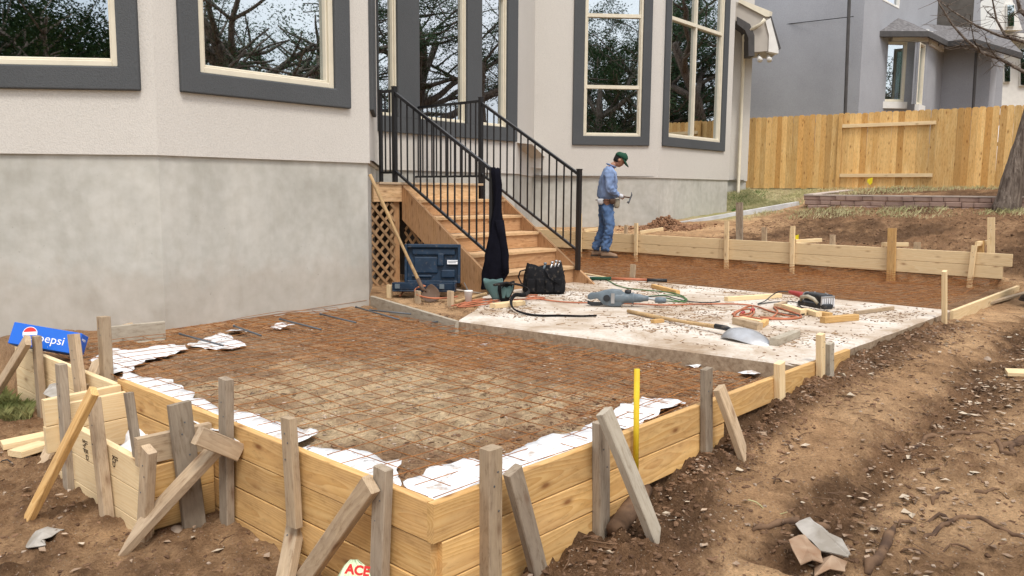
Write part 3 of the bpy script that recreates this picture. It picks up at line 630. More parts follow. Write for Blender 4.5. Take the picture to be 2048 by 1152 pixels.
facet(B2, B3, [], 0, 6.1, 'wall', M['grey_stucco'], parent=nb_); facet(B3, B4, [], 0, 6.1, 'wall', M['grey_stucco'], parent=nb_); facet(B4, B5, [], 0, 6.1, 'wall', M['grey_stucco'], parent=nb_)
mb = MB(); mb.box((13.5, 29.3, 4), (5, .1, 9)); mb.box((11.2, 27.6, 4), (.1, 3.4, 9)); mb.build('interior_wall', M['interior'], nb_)
# porch window and the dark pier right of it
mb = MB(); mb.prism([PD(1962, 120, 29), PD(2000, 120, 29), PD(1996, 214, 29), PD(1960, 214, 29)], Vector((0, .3, 0))); mb.build('porch_wall', M['grey_stucco'], nb_)
mb = MB(); mb.prism([PD(1966, 150, 28.9), PD(1980, 150, 28.9), PD(1977, 208, 28.9), PD(1964, 208, 28.9)], Vector((0, .05, 0))); mb.build('porch_window_frame', M['cream'], nb_)
mb = MB(); mb.prism([PD(1968, 153, 28.88), PD(1978, 153, 28.88), PD(1975, 205, 28.88), PD(1966, 205, 28.88)], Vector((0, .01, 0))); mb.build('porch_pane', M['glass'], nb_)
mb = MB(); mb.prism([PD(1982, 105, 27.6), PD(2008, 108, 27.6), PD(2003, 214, 27.6), PD(1978, 214, 27.6)], Vector((.4, .8, 0))); mb.build('porch_pier', M['grey_stucco'], nb_)
# low roof over bay and porch: eave line and slopes
e = [PD(1738, 62, 25.0), PD(1858, 62, 25.0), PD(1897, 82, 26.3), PD(1952, 78, 25.6), PD(2046, 106, 25.2)]
rdg = [PD(1779, 28, 26.6), PD(1820, 44, 28), PD(1900, 52, 29), PD(1960, 56, 29), PD(2000, 60, 29)]
mb = MB(); mb.add([e[0], e[1], e[2], e[3], e[4], rdg[0], rdg[1], rdg[2], rdg[3], rdg[4]], [(0, 1, 5), (1, 6, 5), (1, 2, 6), (2, 7, 6), (2, 3, 8, 7), (3, 4, 9, 8)])
lo = [p-Z*.06 for p in (*e, *rdg)]; mb.add(lo, [(0, 5, 6, 1), (1, 6, 7, 2), (2, 7, 8, 3), (3, 8, 9, 4)]); mb.build('roof', M['shingle'], nb_)
mb = MB()
for k in range(4):
    mb.prism([e[k], e[k+1], e[k+1]-Z*.16, e[k]-Z*.16], Vector((.0, .12, 0)))
mb.build('gutter', M['dark_trim'], nb_)
mb = MB(); mb.prism([PD(1740, 66, 25.1), PD(1857, 66, 25.1), PD(1890, 88, 26.5), PD(1890, 92, 27.5), PD(1745, 72, 26)], Z*.05); mb.build('soffit', M['white_trim'], nb_)
mb = MB(); mb.tube([PD(1700, -40, 23.8), PD(1690, 236, 23.8)], .05, 8); mb.build('downspout', M['dark_trim'], nb_)
mb = MB(); mb.tube([PD(1887, 80, 26.2), PD(1880, 90, 26.4), PD(1858, 97, 26.9), PD(1856, 225, 26.9)], .045, 8); mb.build('downspout', M['grey_stucco'], nb_)
mb = MB(); mb.tube([PD(1953, 100, 26.2), PD(1946, 220, 26.2)], .045, 8); mb.build('downspout', M['dark_trim'], nb_)
mb = MB(); mb.prism([PD(1902, -30, 30), PD(1960, -30, 30), PD(1962, 62, 30), PD(1898, 66, 30)], Vector((.3, 3, 0))); mb.build('chimney', M['grey_stucco'], nb_)
mb = MB(); mb.tube([PD(1549, 51, 25.8)-V*.0, PD(1707, 33, 23.96)], .012, 4); mb.build('cable', M['tool_black'], nb_)
# white house behind, right edge
wh = thing('white_house', (22, 36, 1.2), 'white house with shingled gable roof at the far right edge', 'house')
mb = MB(); mb.prism([PD(1975, 70, 36), PD(2120, 70, 36), PD(2120, 235, 36), PD(1975, 235, 36)], Vector((0, 5, 0))); mb.build('wall', M['white_trim'], wh)
mb = MB(); mb.prism([PD(1940, -60, 39), PD(2140, -60, 39), PD(2140, 82, 35.4), PD(1996, 76, 35.4), PD(1960, 60, 36.5)], Vector((0, 1., .4))); mb.build('roof', M['shingle'], wh)
mb = MB(); mb.prism([PD(1993, 66, 35.1), PD(2130, 66, 35.1), PD(2130, 84, 35.1), PD(1993, 76, 35.1)], Vector((0, .2, 0))); mb.build('fascia', M['white_trim'], wh)
mb = MB(); mb.prism([PD(1990, 60, 34.8), PD(2018, -20, 34.8), PD(2045, 60, 34.8)], Vector((0, 2, 0))); mb.build('gable', M['white_trim'], wh)
for x0, x1, y0, y1 in ((2008, 2022, 125, 165), (2040, 2075, 96, 172), (2014, 2030, 8, 54)):
    Yw = 35.9 if y0 > 60 else 34.7
    mb = MB(); mb.prism([PD(x0, y0, Yw), PD(x1, y0, Yw), PD(x1, y1, Yw), PD(x0, y1, Yw)], Vector((0, .08, 0))); f = mb.build('window_frame', M['white_trim'], wh)
    mb = MB(); mb.prism([PD(x0+1.5, y0+2, Yw-.03), PD(x1-1.5, y0+2, Yw-.03), PD(x1-1.5, y1-2, Yw-.03), PD(x0+1.5, y1-2, Yw-.03)], Vector((0, .02, 0))); mb.build('pane', M['glass'], f)

# ------------------------------------------------------------------ cedar fence
fa = Vector((5.3, 22.37, 0)); fd = Vector((5.1, -3.8, 0)).normalized(); fn = Vector((fd.y, -fd.x, 0))
fence = thing('cedar_fence', fa+Z*1.25, 'long new cedar privacy fence of dog eared pickets behind the yard', 'fence')
pk = []
for i in range(6):
    mb = MB(); w_ = .138; h = 1.83; c = .03
    mb.prism([(-w_/2, 0, 0), (w_/2, 0, 0), (w_/2, 0, h-c), (w_/2-c, 0, h), (-w_/2+c, 0, h), (-w_/2, 0, h-c)], (0, .016, 0))
    me = newmesh('picket', mb.v, mb.f, M['cedar']); fix(me); pk.append(me)
for i in range(150):
    s = i*.1375; o = bpy.data.objects.new('picket', random.choice(pk)); link(o, fence)
    p = fa+fd*s-fn*.0+Z*(1.24+random.uniform(-.012, .012)+.0*s)-Vector((0, 0, 0))
    o.matrix_basis = Matrix.Translation(p+fn*random.uniform(-.003, .003)) @ Matrix((fd, -fn, Z)).transposed().to_4x4() @ Matrix.Rotation(R(random.uniform(-.3, .3)), 4, 'Y')
gl_ = (PP(1679, 300, fa, fa+fd)-fa).dot(fd); gr_ = (PP(1869, 300, fa, fa+fd)-fa).dot(fd)
for hz in (.32, 1.52):
    plank('rail', fa+fd*(gl_+.05)+fn*.04+Z*(1.24+hz), fa+fd*gr_+fn*.04+Z*(1.24+hz), .085, .035, M['pale_pine'], Z, fence)
plank('gate_stile', fa+fd*gl_+fn*.035+Z*1.22, fa+fd*gl_+fn*.035+Z*3.06, .09, .03, M['cedar'], fd, fence)
for hz in (.3, 1.0, 1.6):
    plank('rail', fa+fd*0-fn*.05+Z*(1.24+hz), fa+fd*21-fn*.05+Z*(1.24+hz), .085, .038, M['cedar'], Z, fence)

# ------------------------------------------------------------------ retaining wall of blocks
rwa = Vector((6.15, 17.0, .78)); rwb = Vector((11.4, 12.96, .80)); rd = (rwb-rwa).normalized(); rd.z = 0; rn = Vector((rd.y, -rd.x, 0))
rw = thing('block_wall', rwa, 'low brown concrete block garden wall in front of the fence', 'garden wall')
bms = []
for L_b in (.2, .27, .32):
    me = plankmesh(L_b-.008, .093, .19, M['block'], 1, 0, ch=.012); fix(me); bms.append((L_b, me))
for row in range(-1, 3):
    s = -random.uniform(0, .1)
    while s < 6.3:
        L_b, me = random.choice(bms); o = bpy.data.objects.new('block', me); link(o, rw)
        Mx = basis(rd, Z); Mx.translation = rwa+rd*s-rn*.1+rn*random.uniform(-.008, .008)+Z*(.05+row*.098+.0*s+.008*random.random()); o.matrix_basis = Mx; s += L_b
for k in range(11):        # the return running back to the fence, seen as its cap
    p = rwa+Vector((-rn.x, -rn.y, 0))*(.1+k*.27)
    o = bpy.data.objects.new('block', bms[1][1]); link(o, rw); Mx = basis(-rn, Z); Mx.translation = Vector((p.x, p.y, .78+.05+2*.098+.012*k)); o.matrix_basis = Mx
plank('cap_stone', rwa+Z*.305-rn*.1-rd*.01, rwa+rd*6.3+Z*.305-rn*.1, .2, .03, M['block_cap'], rn, rw, ch=.006)
plank('cap_stone', rwa+Z*.31-rn*.0, rwa+Z*.42-rn*3.0, .2, .03, M['block_cap'], rd, rw, ch=.006)

# ------------------------------------------------------------------ patio slab
mb = MB(); n = 90; u0, u1, v0, v1 = 5.17, 8.80, 2.17, 6.9
def rag(q, k): return (nse(q, k, 3.1, 2.)*.012+nse(q, k, 5.1, 9.)*.006)
edge = []
for i in range(n): t = i/n; edge.append((u0-.0+(.32 if False else 0), 5.2+(v0-5.2)*t))
per = []
ns_ = 60
for a_, b_ in ((6.4, 6.9), (6.4, 6.3), (5.95, 5.87), (5.5, 5.5), (5.2, 5.32)): per.append((a_, b_))
for i in range(ns_): per.append((4.92+.33*i/ns_+rag(i*.1, 1), 5.15+(v0-5.15)*i/ns_))
for i in range(ns_): per.append((5.25+(u1-5.25)*i/ns_, v0+rag(i*.1, 2)))
for i in range(ns_): per.append((u1+rag(i*.1, 3), v0+(6.9-v0)*i/ns_))
per.append((u1, 6.9))
topv = [W(a, b, 0) for a, b in per]; k = len(per)
sh = [W(a+(.012 if a < 5.44 and b > v0+.05 else (-.012 if a > 8.7 else 0)), b+(.012 if b < 2.3 else 0), 0) for a, b in per]
mid_ = [W(a, b, -.014) for a, b in per]; botv = [W(a, b, -.2) for a, b in per]
mb.add(sh+mid_+botv, [tuple(range(k))]+[(i, (i+1) % k, k+(i+1) % k, k+i) for i in range(k)]+[(k+i, k+(i+1) % k, 2*k+(i+1) % k, 2*k+i) for i in range(k)])
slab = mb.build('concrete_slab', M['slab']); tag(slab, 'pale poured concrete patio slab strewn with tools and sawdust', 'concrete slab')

# ------------------------------------------------------------------ formwork boards
def form(name, label): return thing(name, (0, 0, 0), label, 'formwork')
BH = .157
lf = thing('formwork', W(1.96, 2.2, -.5), 'stacked yellow pine form boards along the left edge of the near bed', 'formwork', 'timber formwork runs')
rf = thing('formwork', W(2.1, 2.19, -.5), 'stacked yellow pine form boards along the right edge, nearest the camera', 'formwork', 'timber formwork runs')
for k, (vb, uo) in enumerate(((2.185, 0), (2.17, .003), (2.17, -.002), (2.17, 0))):
    plank('form_board', W(1.945+uo, vb, -BH*(k+.5)-.002*k), W(1.945-uo, 4.98, -BH*(k+.5)-.002*k), BH-.003, .038, M['pine'], Z, lf, 10, .004)
ends = (6.05, 4.14, 3.3, 2.6)
for k in range(4):
    plank('form_board', W(1.925 if k == 0 else 1.967, 2.165, -BH*(k+.5)-.002*k), W(ends[k], 2.165, -BH*(k+.5)-.002*k), BH-.003, .038, M['pine'], Z, rf, 12, .004)
# form continuing left past the pier box
lf2 = thing('formwork', W(1.93, 6, -.45), 'pale form boards at far left behind the soda carton', 'formwork', 'timber formwork runs')
for k in range(3):
    plank('form_board', W(1.93, 5.02 if k else 5.0, -.03-BH*(k+.5)), W(1.92, 6.8, -.03-BH*(k+.5)), BH-.003, .038, M['pale_pine'], Z, lf2, 4)
gw = thing('formwork', W(2.7, 6.6, -.2), 'weathered grey form board closing the bed against the house wall', 'formwork', 'timber formwork runs')
plank('form_board', P(196, 674, -.03), P(330, 660, -.02)+U*.0, .15, .038, M['concrete_wood'], Z, gw, 4, ch=.004)
plank('form_board', P(196, 707, -.16), P(330, 692, -.15), .12, .038, M['concrete_wood'], Z, gw, 4, ch=.004)
plank('cleat', P(265, 690, -.2)-U*.03, P(263, 649, .03)-U*.03, .08, .03, M['weathered'], U, gw)
# pier box standing outside the left form
pb = thing('formwork', W(1.75, 4.3, -.5), 'small square pine pier box of boards beside the left form, lined with white plastic', 'formwork', 'timber formwork runs')
for k in range(3):
    plank('form_board', W(1.585, 3.80, -.15-BH*(k+.5)), W(1.585, 4.98, -.15-BH*(k+.5)), BH-.003, .038, M['pale_pine'], Z, pb, 4)
for k in range(2):
    plank('form_board', W(1.92, 4.93, -.02-BH*(k+.5)), W(1.5, 4.93, -.035-BH*(k+.5)), BH-.003, .038, M['pale_pine'], Z, pb, 2)
    plank('form_board', W(1.92, 4.86, -.05-BH*(k+.5)), W(1.61, 4.86, -.06-BH*(k+.5)), BH-.003, .030, M['pale_pine'], Z, pb, 2)
plank('form_board', W(1.92, 3.83, -.10), W(1.55, 3.83, -.10), BH-.02, .038, M['weathered'], Z, pb, 2)
plank('form_board', W(1.92, 3.825, -.26), W(1.60, 3.825, -.26), BH, .036, M['pine'], Z, pb, 2)
plank('form_board', W(1.92, 3.825, -.42), W(1.60, 3.825, -.42), BH, .036, M['pine'], Z, pb, 2)
# grey board left of the slab, new far forms
gb = thing('formwork', W(5.3, 6, -.2), 'concrete stained form board left of the slab at the foot of the stairs', 'formwork', 'timber formwork runs')
plank('form_board', W(5.395, 7.0, -.077), W(4.885, 5.13, -.077), .156, .036, M['concrete_wood'], Z, gb, 3, ch=.004)
ff = thing('formwork', W(11, 2.2, -.1), 'single pale form board running away at the right end of the far bed', 'formwork', 'timber formwork runs')
plank('form_board', W(8.78, 2.16, -.075), W(11.75, 2.16, -.07), .15, .038, M['pale_pine'], Z, ff, 4)
bf = thing('formwork', W(12.25, 6, 0), 'long double height pale form boards behind the worker, staked along the far bed', 'formwork', 'timber formwork runs')
BU = 12.3
rb_ = W(BU, 2.05, 0); lb_ = W(BU+.25, 11.4, 0)
bd = (lb_-rb_).normalized(); LB = (lb_-rb_).length
def BF(px, py, off=-.05): p = PP(px, py, rb_, lb_); return p+U*off
cutsx = [0., .0, 5.2, LB]
for k, (z_, hh) in enumerate(((.275, .165), (.105, .165))):
    plank('form_board', rb_+bd*(.30 if k == 0 else .40)+Z*z_, rb_+bd*4.6+Z*z_, hh, .038, M['pale_pine'], Z, bf, 4)
    plank('form_board', rb_+bd*4.605+Z*z_, rb_+bd*LB+Z*z_, hh, .038, M['pale_pine'], Z, bf, 4)
plank('form_board', rb_+bd*.55+Z*-.06+U*.03, rb_+bd*4.2+Z*-.06+U*.03, .14, .03, M['weathered'], Z, bf, 4)
plank('form_board', rb_+bd*4.25+Z*-.06+U*.05, rb_+bd*LB+Z*-.06+U*.05, .14, .03, M['weathered'], Z, bf, 4)
sb_ = thing('formwork', W(8.9, 6.6, 0), 'low pale form board between the foot of the stairs and the far bed', 'formwork', 'timber formwork runs')
plank('form_board', P(1165, 552, -.03), P(1375, 590, -.06), .09, .038, M['pale_pine'], Z, sb_, 3)

# ------------------------------------------------------------------ stakes and braces
def lathe(mb, c, prof, n=16, axis=Z):
    Mx = basis(axis, Vector((1, 0, 0)) if abs(axis.x) < .9 else Z).to_3x3(); c = Vector(c)
    mb.ring_loft([[c+Mx@Vector((math.cos(2*math.pi*j/n)*r, math.sin(2*math.pi*j/n)*r, h)) for j in range(n)] for r, h in prof]); return mb
def stake(label, A, B, w_, t, m, wdir=None, cut=0., cat='stake', group='wooden stakes and braces', name='wooden_stake', cut1=0.):
    A, B = Vector(A), Vector(B)
    o = plank(name, A, B, w_*.88, t*.86, M[m], wdir or RT, None, 3, random.uniform(-.003, .003), cut, cut1, .004); y_ = o.matrix_basis.to_3x3().col[1]; L_s = (B-A).length
    if name == 'wooden_stake' and w_ >= .07 and L_s > .3:
        sg = -1 if y_.dot(A-EYEV) > 0 else 1
        for (nx, nz) in ((-.012, .78), (.014, .62), (.008, .86)):
            mb_n = MB(); lathe(mb_n, (nx, sg*(t*.43+.0003), L_s*nz), [(.0, 0), (.0042, 0), (.0042, .0012), (0, .0014)], 8, Vector((0, sg, 0))); n_o = bpy.data.objects.new('nail', newmesh('nail', mb_n.v, mb_n.f, M['steel_bar'])); col.objects.link(n_o); n_o.parent = o
    return tag(o, label, cat, group)
XL, XR = 1.895, 2.12     # planes just outside the left and right forms
def base(px, py): return G(px, py, -.08)
def onL(px, py, off=0.): return PU(px, py, XL-off)
def onR(px, py, off=0.): return PVv(px, py, XR-off)
# along the left form
stake('tall grey stake with squared top on left form, right of the pier box', onL(453, 1035)-Z*.12, onL(452, 757), .088, .05, 'grey_wood', V)
stake('tan stake standing alone against the middle of the left form', onL(588, 1000)-Z*.12, onL(577, 835), .088, .045, 'weathered', V)
stake('grey brown stake near the front corner of the left form', onL(757, 1160, .0)-Z*.1, onL(767, 935), .088, .05, 'grey_wood', V)
g1 = G(545, 1150)
stake('short thick stake at bottom centre with a diagonal brace crossing it', P(566, 1180, -.55), P(598, 1012, -.30), .09, .055, 'weathered', V)
stake('long weathered brace leaning on the stake near the front corner', P(590, 1185, -.62), onL(742, 968, .05), .09, .05, 'weathered', V, cat='brace', name='wooden_brace')
stake('wide split plank stake at the near corner of the pier box', PVv(390, 1035, 3.74)-Z*.1, PVv(358, 806, 3.77), .125, .04, 'grey_wood', U)
stake('dark narrow leaning stake inside the front of the pier box', PU(301, 1100, 1.60), PU(257, 785, 1.58), .055, .04, 'grey_wood', V)
stake('chipped light stake below the crossing brace, in front of the pier box', PU(284, 1088, 1.56)-Z*.08, PU(298, 898, 1.54), .095, .05, 'pale_weathered', V)
stake('stout grey stake holding the outer side of the pier box', PU(212, 990, 1.535)-Z*.12, PU(187, 795, 1.53), .078, .06, 'weathered', V)
stake('tall grey stake at far corner of the pier box, beside the paper scrap', PU(138, 962, 1.55)-Z*.12, PU(122, 728, 1.55), .08, .05, 'grey_wood', V)
stake('long yellow brace leaning on the stout pier box stake', G(46, 1035)-Z*.06, PU(188, 782, 1.46), .075, .04, 'pine', V, cut=1.2, cat='brace', name='wooden_brace')
stake('big tan diagonal brace with a block across its top end', G(236, 1103)-Z*.01, PVv(436, 893, 3.60), .105, .05, 'pale_weathered', V, cut=1.8, cat='brace', name='wooden_brace')
stake('short block nailed across the top of the big diagonal brace', PVv(395, 870, 3.54), PVv(478, 904, 3.54), .10, .055, 'pale_weathered', Z, cat='block', name='wood_block')
stake('brown brace half hidden behind the long yellow brace', G(82, 928)-Z*.03, P(125, 843, -.35), .08, .04, 'weathered', V, cat='brace', name='wooden_brace')
stake('wide pale plank stake standing right of the soda carton', W(1.86, 5.35, -.5), PU(147, 668, 1.86), .15, .04, 'weathered', V)
stake('tan stake with dark knots rising inside the corner of the bed', P(214, 765, -.1)-Z*.1, PU(207, 633, 2.02), .09, .07, 'weathered', V)
stake('brace leaning low behind the knotty tan stake', P(176, 775, -.12), P(196, 722, .0), .09, .04, 'weathered', V, cat='brace', name='wooden_brace')
stake('stake in front of the soda carton', PU(85, 832, 1.86)-Z*.12, PU(73, 672, 1.86), .088, .05, 'weathered', V)
stake('long brace at the left edge leaning against the carton stake', P(-25, 810, -.42), PU(56, 680, 1.80), .10, .045, 'weathered', V, cat='brace', name='wooden_brace')
# along the right form
stake('front stake on the right form nearest the corner, half yellow half grey', onR(981, 1170)-Z*.1, onR(982, 895), .085, .07, 'weathered', U)
stake('dark wet brace leaning right of the corner stake', P(1085, 1175, -.50), onR(1025, 940, .06), .09, .045, 'grey_wood', U, cat='brace', name='wooden_brace')
stake('dark furrowed stake in the middle of the right form', onR(1203, 1036)-Z*.1, onR(1202, 843), .09, .055, 'grey_wood', U)
stake('long pale grey brace crossing over the dark furrowed stake', G(1318, 1078)-Z*.03, onR(1208, 822, .08), .09, .05, 'concrete_wood', U, cut=.9, cat='brace', name='wooden_brace')
stake('grey stake on the right form beside the single short brace', onR(1414, 902)-Z*.08, onR(1413, 737), .085, .045, 'grey_wood', U)
stake('pointed tan brace leaning on the far grey stake', G(1492, 915)-Z*.03, onR(1438, 775, .05), .09, .045, 'weathered', U, cut=1.2, cat='brace', name='wooden_brace')
stake('short pale stake with stamped mark on the right form', onR(1561, 800)-Z*.05, onR(1559, 725), .088, .05, 'pale_pine', U)
stake('pale stake where the right form meets the slab', onR(1641, 765)-Z*.05, onR(1641, 668), .075, .05, 'pale_pine', U)
stake('stub of stained stake beside the one where form meets slab', onR(1660, 762, .02)-Z*.05, onR(1659, 686, .02), .08, .05, 'concrete_wood', U)
stake('slim pale stake at the corner of the far bed', PVv(1890, 640, 2.09)-Z*.08, PVv(1889, 542, 2.09), .06, .045, 'pale_pine', U)
# back form
for (x0, y0, x1, y1, w_, lab) in ((1164, 513, 1164, 427, .07, 'leftmost thin stake on the back form, left of the worker'), (1275, 523, 1276, 446, .075, 'thin stake on the back form just right of the worker'),
        (1456, 542, 1457, 442, .08, 'stake on the back form in front of the old dark post'), (1587, 551, 1589, 452, .075, 'stake on the back form in front of the small yellow flag'),
        (1784, 573, 1787, 456, .13, 'widest double yellow stake on the back form'), (1939, 583, 1951, 491, .075, 'leaning stake near the right end of the back form')):
    stake(lab, BF(x0, y0, -.055)-Z*.05, BF(x1, y1, -.055), w_, .05, 'pale_pine' if w_ < .12 else 'pine', V, name='wooden_stake')
for (x1, y0, y1, w_, m, lab) in ((1473, 485, 405, .13, 'grey_wood', 'old dark weathered post standing behind the back form'), (1523, 488, 455, .09, 'weathered', 'short stub stake leaning behind the back form, right of the dark post'),
        (1660, 497, 470, .09, 'weathered', 'round topped stub behind the back form, left of the widest stake'), (1830, 507, 485, .10, 'weathered', 'low stub behind the back form, right of the widest stake'),
        (1243, 470, 450, .07, 'weathered', 'small stub behind the back form beside the worker'), (1979, 525, 435, .10, 'pale_pine', 'tallest pale stake at the right end of the back form'),
        (1958, 520, 482, .10, 'pine', 'yellow block stake behind the right end of the back form'), (1575, 490, 457, .05, 'pale_pine', 'slim stub paired with the stake by the small yellow flag')):
    stake(lab, BF(x1, y0, .12)-Z*.15, BF(x1+(2 if w_ < .09 else -1), y1, .12), w_, .05, m, V)
for (x0, y0, x1, y1, lab) in ((1170, 461, 1205, 456, 'flat cleat reaching back from the leftmost thin stake'), (1281, 465, 1305, 459, 'flat cleat reaching back from the stake right of the worker'),
        (1953, 488, 1972, 486, 'flat cleat near the right end of the back form'), (1592, 483, 1625, 482, 'flat cleat right of the small yellow flag stake'), (1765, 489, 1800, 491, 'short cleat across the widest yellow stake')):
    stake(lab, BF(x0, y0, -.02), BF(x1, y1, .35), .07, .04, 'pale_pine', Z, cat='cleat', name='wood_cleat')
# small stakes along the grey board and slab edge
stake('first stub on the stained board by the lattice', P(779, 592, 0)-Z*.02, P(779, 592, 0)+Z*.12, .075, .04, 'pale_pine', V)
stake('second stub on the stained board, circled by the orange cord', P(836, 605, 0)-Z*.02, P(836, 605, 0)+Z*.12, .075, .04, 'weathered', V)
stake('third stub on the stained board in front of the white cup', P(901, 612, 0)-Z*.02, P(901, 612, 0)+Z*.15, .08, .04, 'weathered', V)
stake('grey stub stake standing past the foot of the stairs', P(1264, 558, 0)-Z*.05, P(1266, 558, 0)+Z*.19+U*.0, .085, .04, 'weathered', V)
# yellow stick
mb = MB(); mb.tube([PVv(1272, 935, 2.11)-Z*.1, PVv(1274, 738, 2.11)], .014, 10); o = mb.build('yellow_marker_stick', M['yellow_paint'], None, True); tag(o, 'round stick painted yellow standing against the right form', 'marker stick')
# marks stamped and pencilled on the boards
def text(body, size, m, origin, xdir, ydir, name, parent, ext=.0006, shear=0., align='LEFT', bold=0.):
    cu_ = bpy.data.curves.new(name, 'FONT'); cu_.body = body; cu_.size = size; cu_.extrude = ext; cu_.shear = shear; cu_.align_x = align; cu_.offset = bold; cu_.resolution_u = 3
    cu_.materials.append(m); tmp = bpy.data.objects.new(name, cu_); me_ = bpy.data.meshes.new_from_object(tmp); bpy.data.objects.remove(tmp); me_.materials.clear(); me_.materials.append(m)
    o = bpy.data.objects.new(name, me_); link(o, parent)
    x = Vector(xdir).normalized(); y = Vector(ydir); y = (y-x*y.dot(x)).normalized(); Mx = Matrix((x, y, x.cross(y))).transposed().to_4x4(); Mx.translation = Vector(origin); o.matrix_basis = Mx; return o
def stamp(parent, p, along, rows, size, ydir):
    for i, b_ in enumerate(rows): text(b_, size, M['print_black'], p+Vector(ydir)*(-i*size*.8), along, ydir, 'stamp', parent)
stamp(rf, PVv(1094, 1005, 2.144), -Z, ['95', '1.WB'], .036, U)
text('12', .05, M['print_black'], PVv(1015, 1132, 2.144), U, Z, 'pencil_mark', rf)
stamp(pb, PU(170, 880, 1.564), -Z, ['IL KD', 'SYP'], .046, -V)
stamp(pb, PU(230, 912, 1.564), -Z, ['IL', 'KD'], .046, -V)
print('forms ok')

# ------------------------------------------------------------------ wire mesh, dowels, plastic
def wires(name, label, u0, u1, v0, v1, z0, seed, amp=.012, sp=.152):
    random.seed(seed); t = thing(name, W((u0+u1)/2, (v0+v1)/2, z0), label, 'wire mesh', 'rusty wire mesh sheets')
    def line(fixed, along_u, k):
        pts = []; L0, L1 = (u0, u1) if along_u else (v0, v1); L0 += random.uniform(-.0, .06); L1 -= random.uniform(0, .06); n = int((L1-L0)/.3)
        for i in range(n+1):
            q = L0+(L1-L0)*i/n; jit = nse(q, fixed, 1.+k, .9)*.03; zz = z0+nse(q*1.0, fixed*.8, 7.+seed, 1.1)*amp*2.2+nse(q*3., fixed, 2., 1.)*amp*.8+(.003 if along_u else 0)
            a_, b_ = (q, fixed+jit) if along_u else (fixed+jit, q); pts.append(W(a_, b_, zz))
        mb = MB(); mb.tube(pts, .0025, 3, False); o = mb.build('wire', M['rust'], t, True)
    v = v0
    while v < v1: line(v, True, v); v += sp
    u = u0
    while u < u1: line(u, False, u+50); u += sp
    return t
wires('wire_mesh', 'rusty wire reinforcing mesh over the near bed', 2.02, 4.9, 2.27, 6.75, -.045, 1)
wires('wire_mesh', 'second rusty mesh sheet lapped over the back half of the near bed', 3.45, 4.88, 2.32, 6.85, -.05, 2, .02, .155)
wires('wire_mesh', 'rusty wire reinforcing mesh over the far bed at the worker\'s feet', 8.85, 12.15, 2.3, 11.0, .0, 3)
wires('wire_mesh', 'second rusty mesh sheet sagging over the far bed', 8.9, 12.1, 2.4, 10.8, .03, 4, .03, .16)
random.seed(11)
for i, (x0, y0, x1, y1) in enumerate(((360, 668, 446, 691), (468, 652, 522, 671), (560, 638, 642, 659), (641, 628, 712, 645), (712, 614, 798, 639), (740, 620, 822, 628), (862, 645, 952, 632))):
    A = P(x0, y0, -.02) if i < 6 else P(x0, y0, -.06); B = P(x1, y1, -.03 if i < 6 else -.01)
    mb = MB(); mb.tube([A, B], .008, 8); d = (B-A).normalized()
    mb.tube([A-d*.004, A+d*.01], .011, 8)
    o = mb.build('steel_dowel', M['steel_bar'], None, True)
    lab = ['leftmost black steel dowel crossing the white plastic by the wall', 'second black dowel from the left, sticking out of the foundation', 'third black dowel from the left along the foundation', 'fourth black dowel from the left along the foundation',
           'black dowel at the house corner pointing into the bed', 'black dowel lying along the foot of the stained board', 'single black dowel leaning from the slab edge, pointing left'][i]
    tag(o, lab, 'dowel', 'steel dowels around the near bed')
def sheet(label, px, z=-.06, ragx=.03, name='plastic_sheet', cat='plastic sheet', group='white plastic liner pieces', m='plastic_white', wav=.034):
    pts = [P(x, y, z) for x, y in px]; outp = []
    for i, p in enumerate(pts):
        q = pts[(i+1) % len(pts)]; n = max(1, int((q-p).length/.035))
        for k in range(n):
            r = p.lerp(q, k/n); outp.append(Vector((r.x+nse(r.x, r.y, 3., 9.)*ragx+nse(r.x, r.y, 4., 30.)*ragx*.4, r.y+nse(r.x, r.y, 8., 9.)*ragx+nse(r.x, r.y, 9., 30.)*ragx*.4, z)))
    bm = bmesh.new(); vv = [bm.verts.new(p) for p in outp]
    for i in range(len(vv)): bm.edges.new((vv[i], vv[(i+1) % len(vv)]))
    bmesh.ops.triangle_fill(bm, edges=bm.edges[:], use_beauty=True)
    for _ in range(2): bmesh.ops.subdivide_edges(bm, edges=[e for e in bm.edges if e.calc_length() > .045], cuts=1)
    for v in bm.verts: v.co.z = max(z+nse(v.co.x, v.co.y, 1., 4.)*wav+nse(v.co.x, v.co.y, 6., 13.)*wav*.5, gz(v.co.x, v.co.y)-.004)
    me = bpy.data.meshes.new(name); bm.to_mesh(me); bm.free(); me.materials.append(M[m]); me.polygons.foreach_set('use_smooth', [True]*len(me.polygons)); fix(me)
    o = bpy.data.objects.new(name, me); link(o); s = o.modifiers.new('thick', 'SOLIDIFY'); s.thickness = .002; return tag(o, label, cat, group)
sheet('white plastic liner in the back left corner of the bed', [(178, 722), (215, 703), (300, 690), (350, 686), (376, 697), (335, 712), (292, 722), (268, 738), (236, 748), (200, 750)])
sheet('rounded piece of white plastic under the leftmost dowel', [(372, 692), (400, 676), (440, 667), (470, 676), (492, 691), (445, 698), (405, 694)])
sheet('long white plastic strip along the upper left form', [(236, 762), (250, 742), (300, 752), (345, 762), (372, 778), (430, 808), (442, 830), (475, 852), (478, 882), (430, 862), (330, 815)])
sheet('white plastic strip in the middle of the left form, past the grey stake', [(455, 850), (470, 822), (510, 826), (545, 845), (600, 858), (640, 868), (615, 880), (560, 893), (520, 880)])
sheet('white plastic strip near the tan stake on the left form', [(575, 902), (620, 894), (700, 898), (770, 910), (800, 925), (800, 975), (700, 945), (640, 925)])
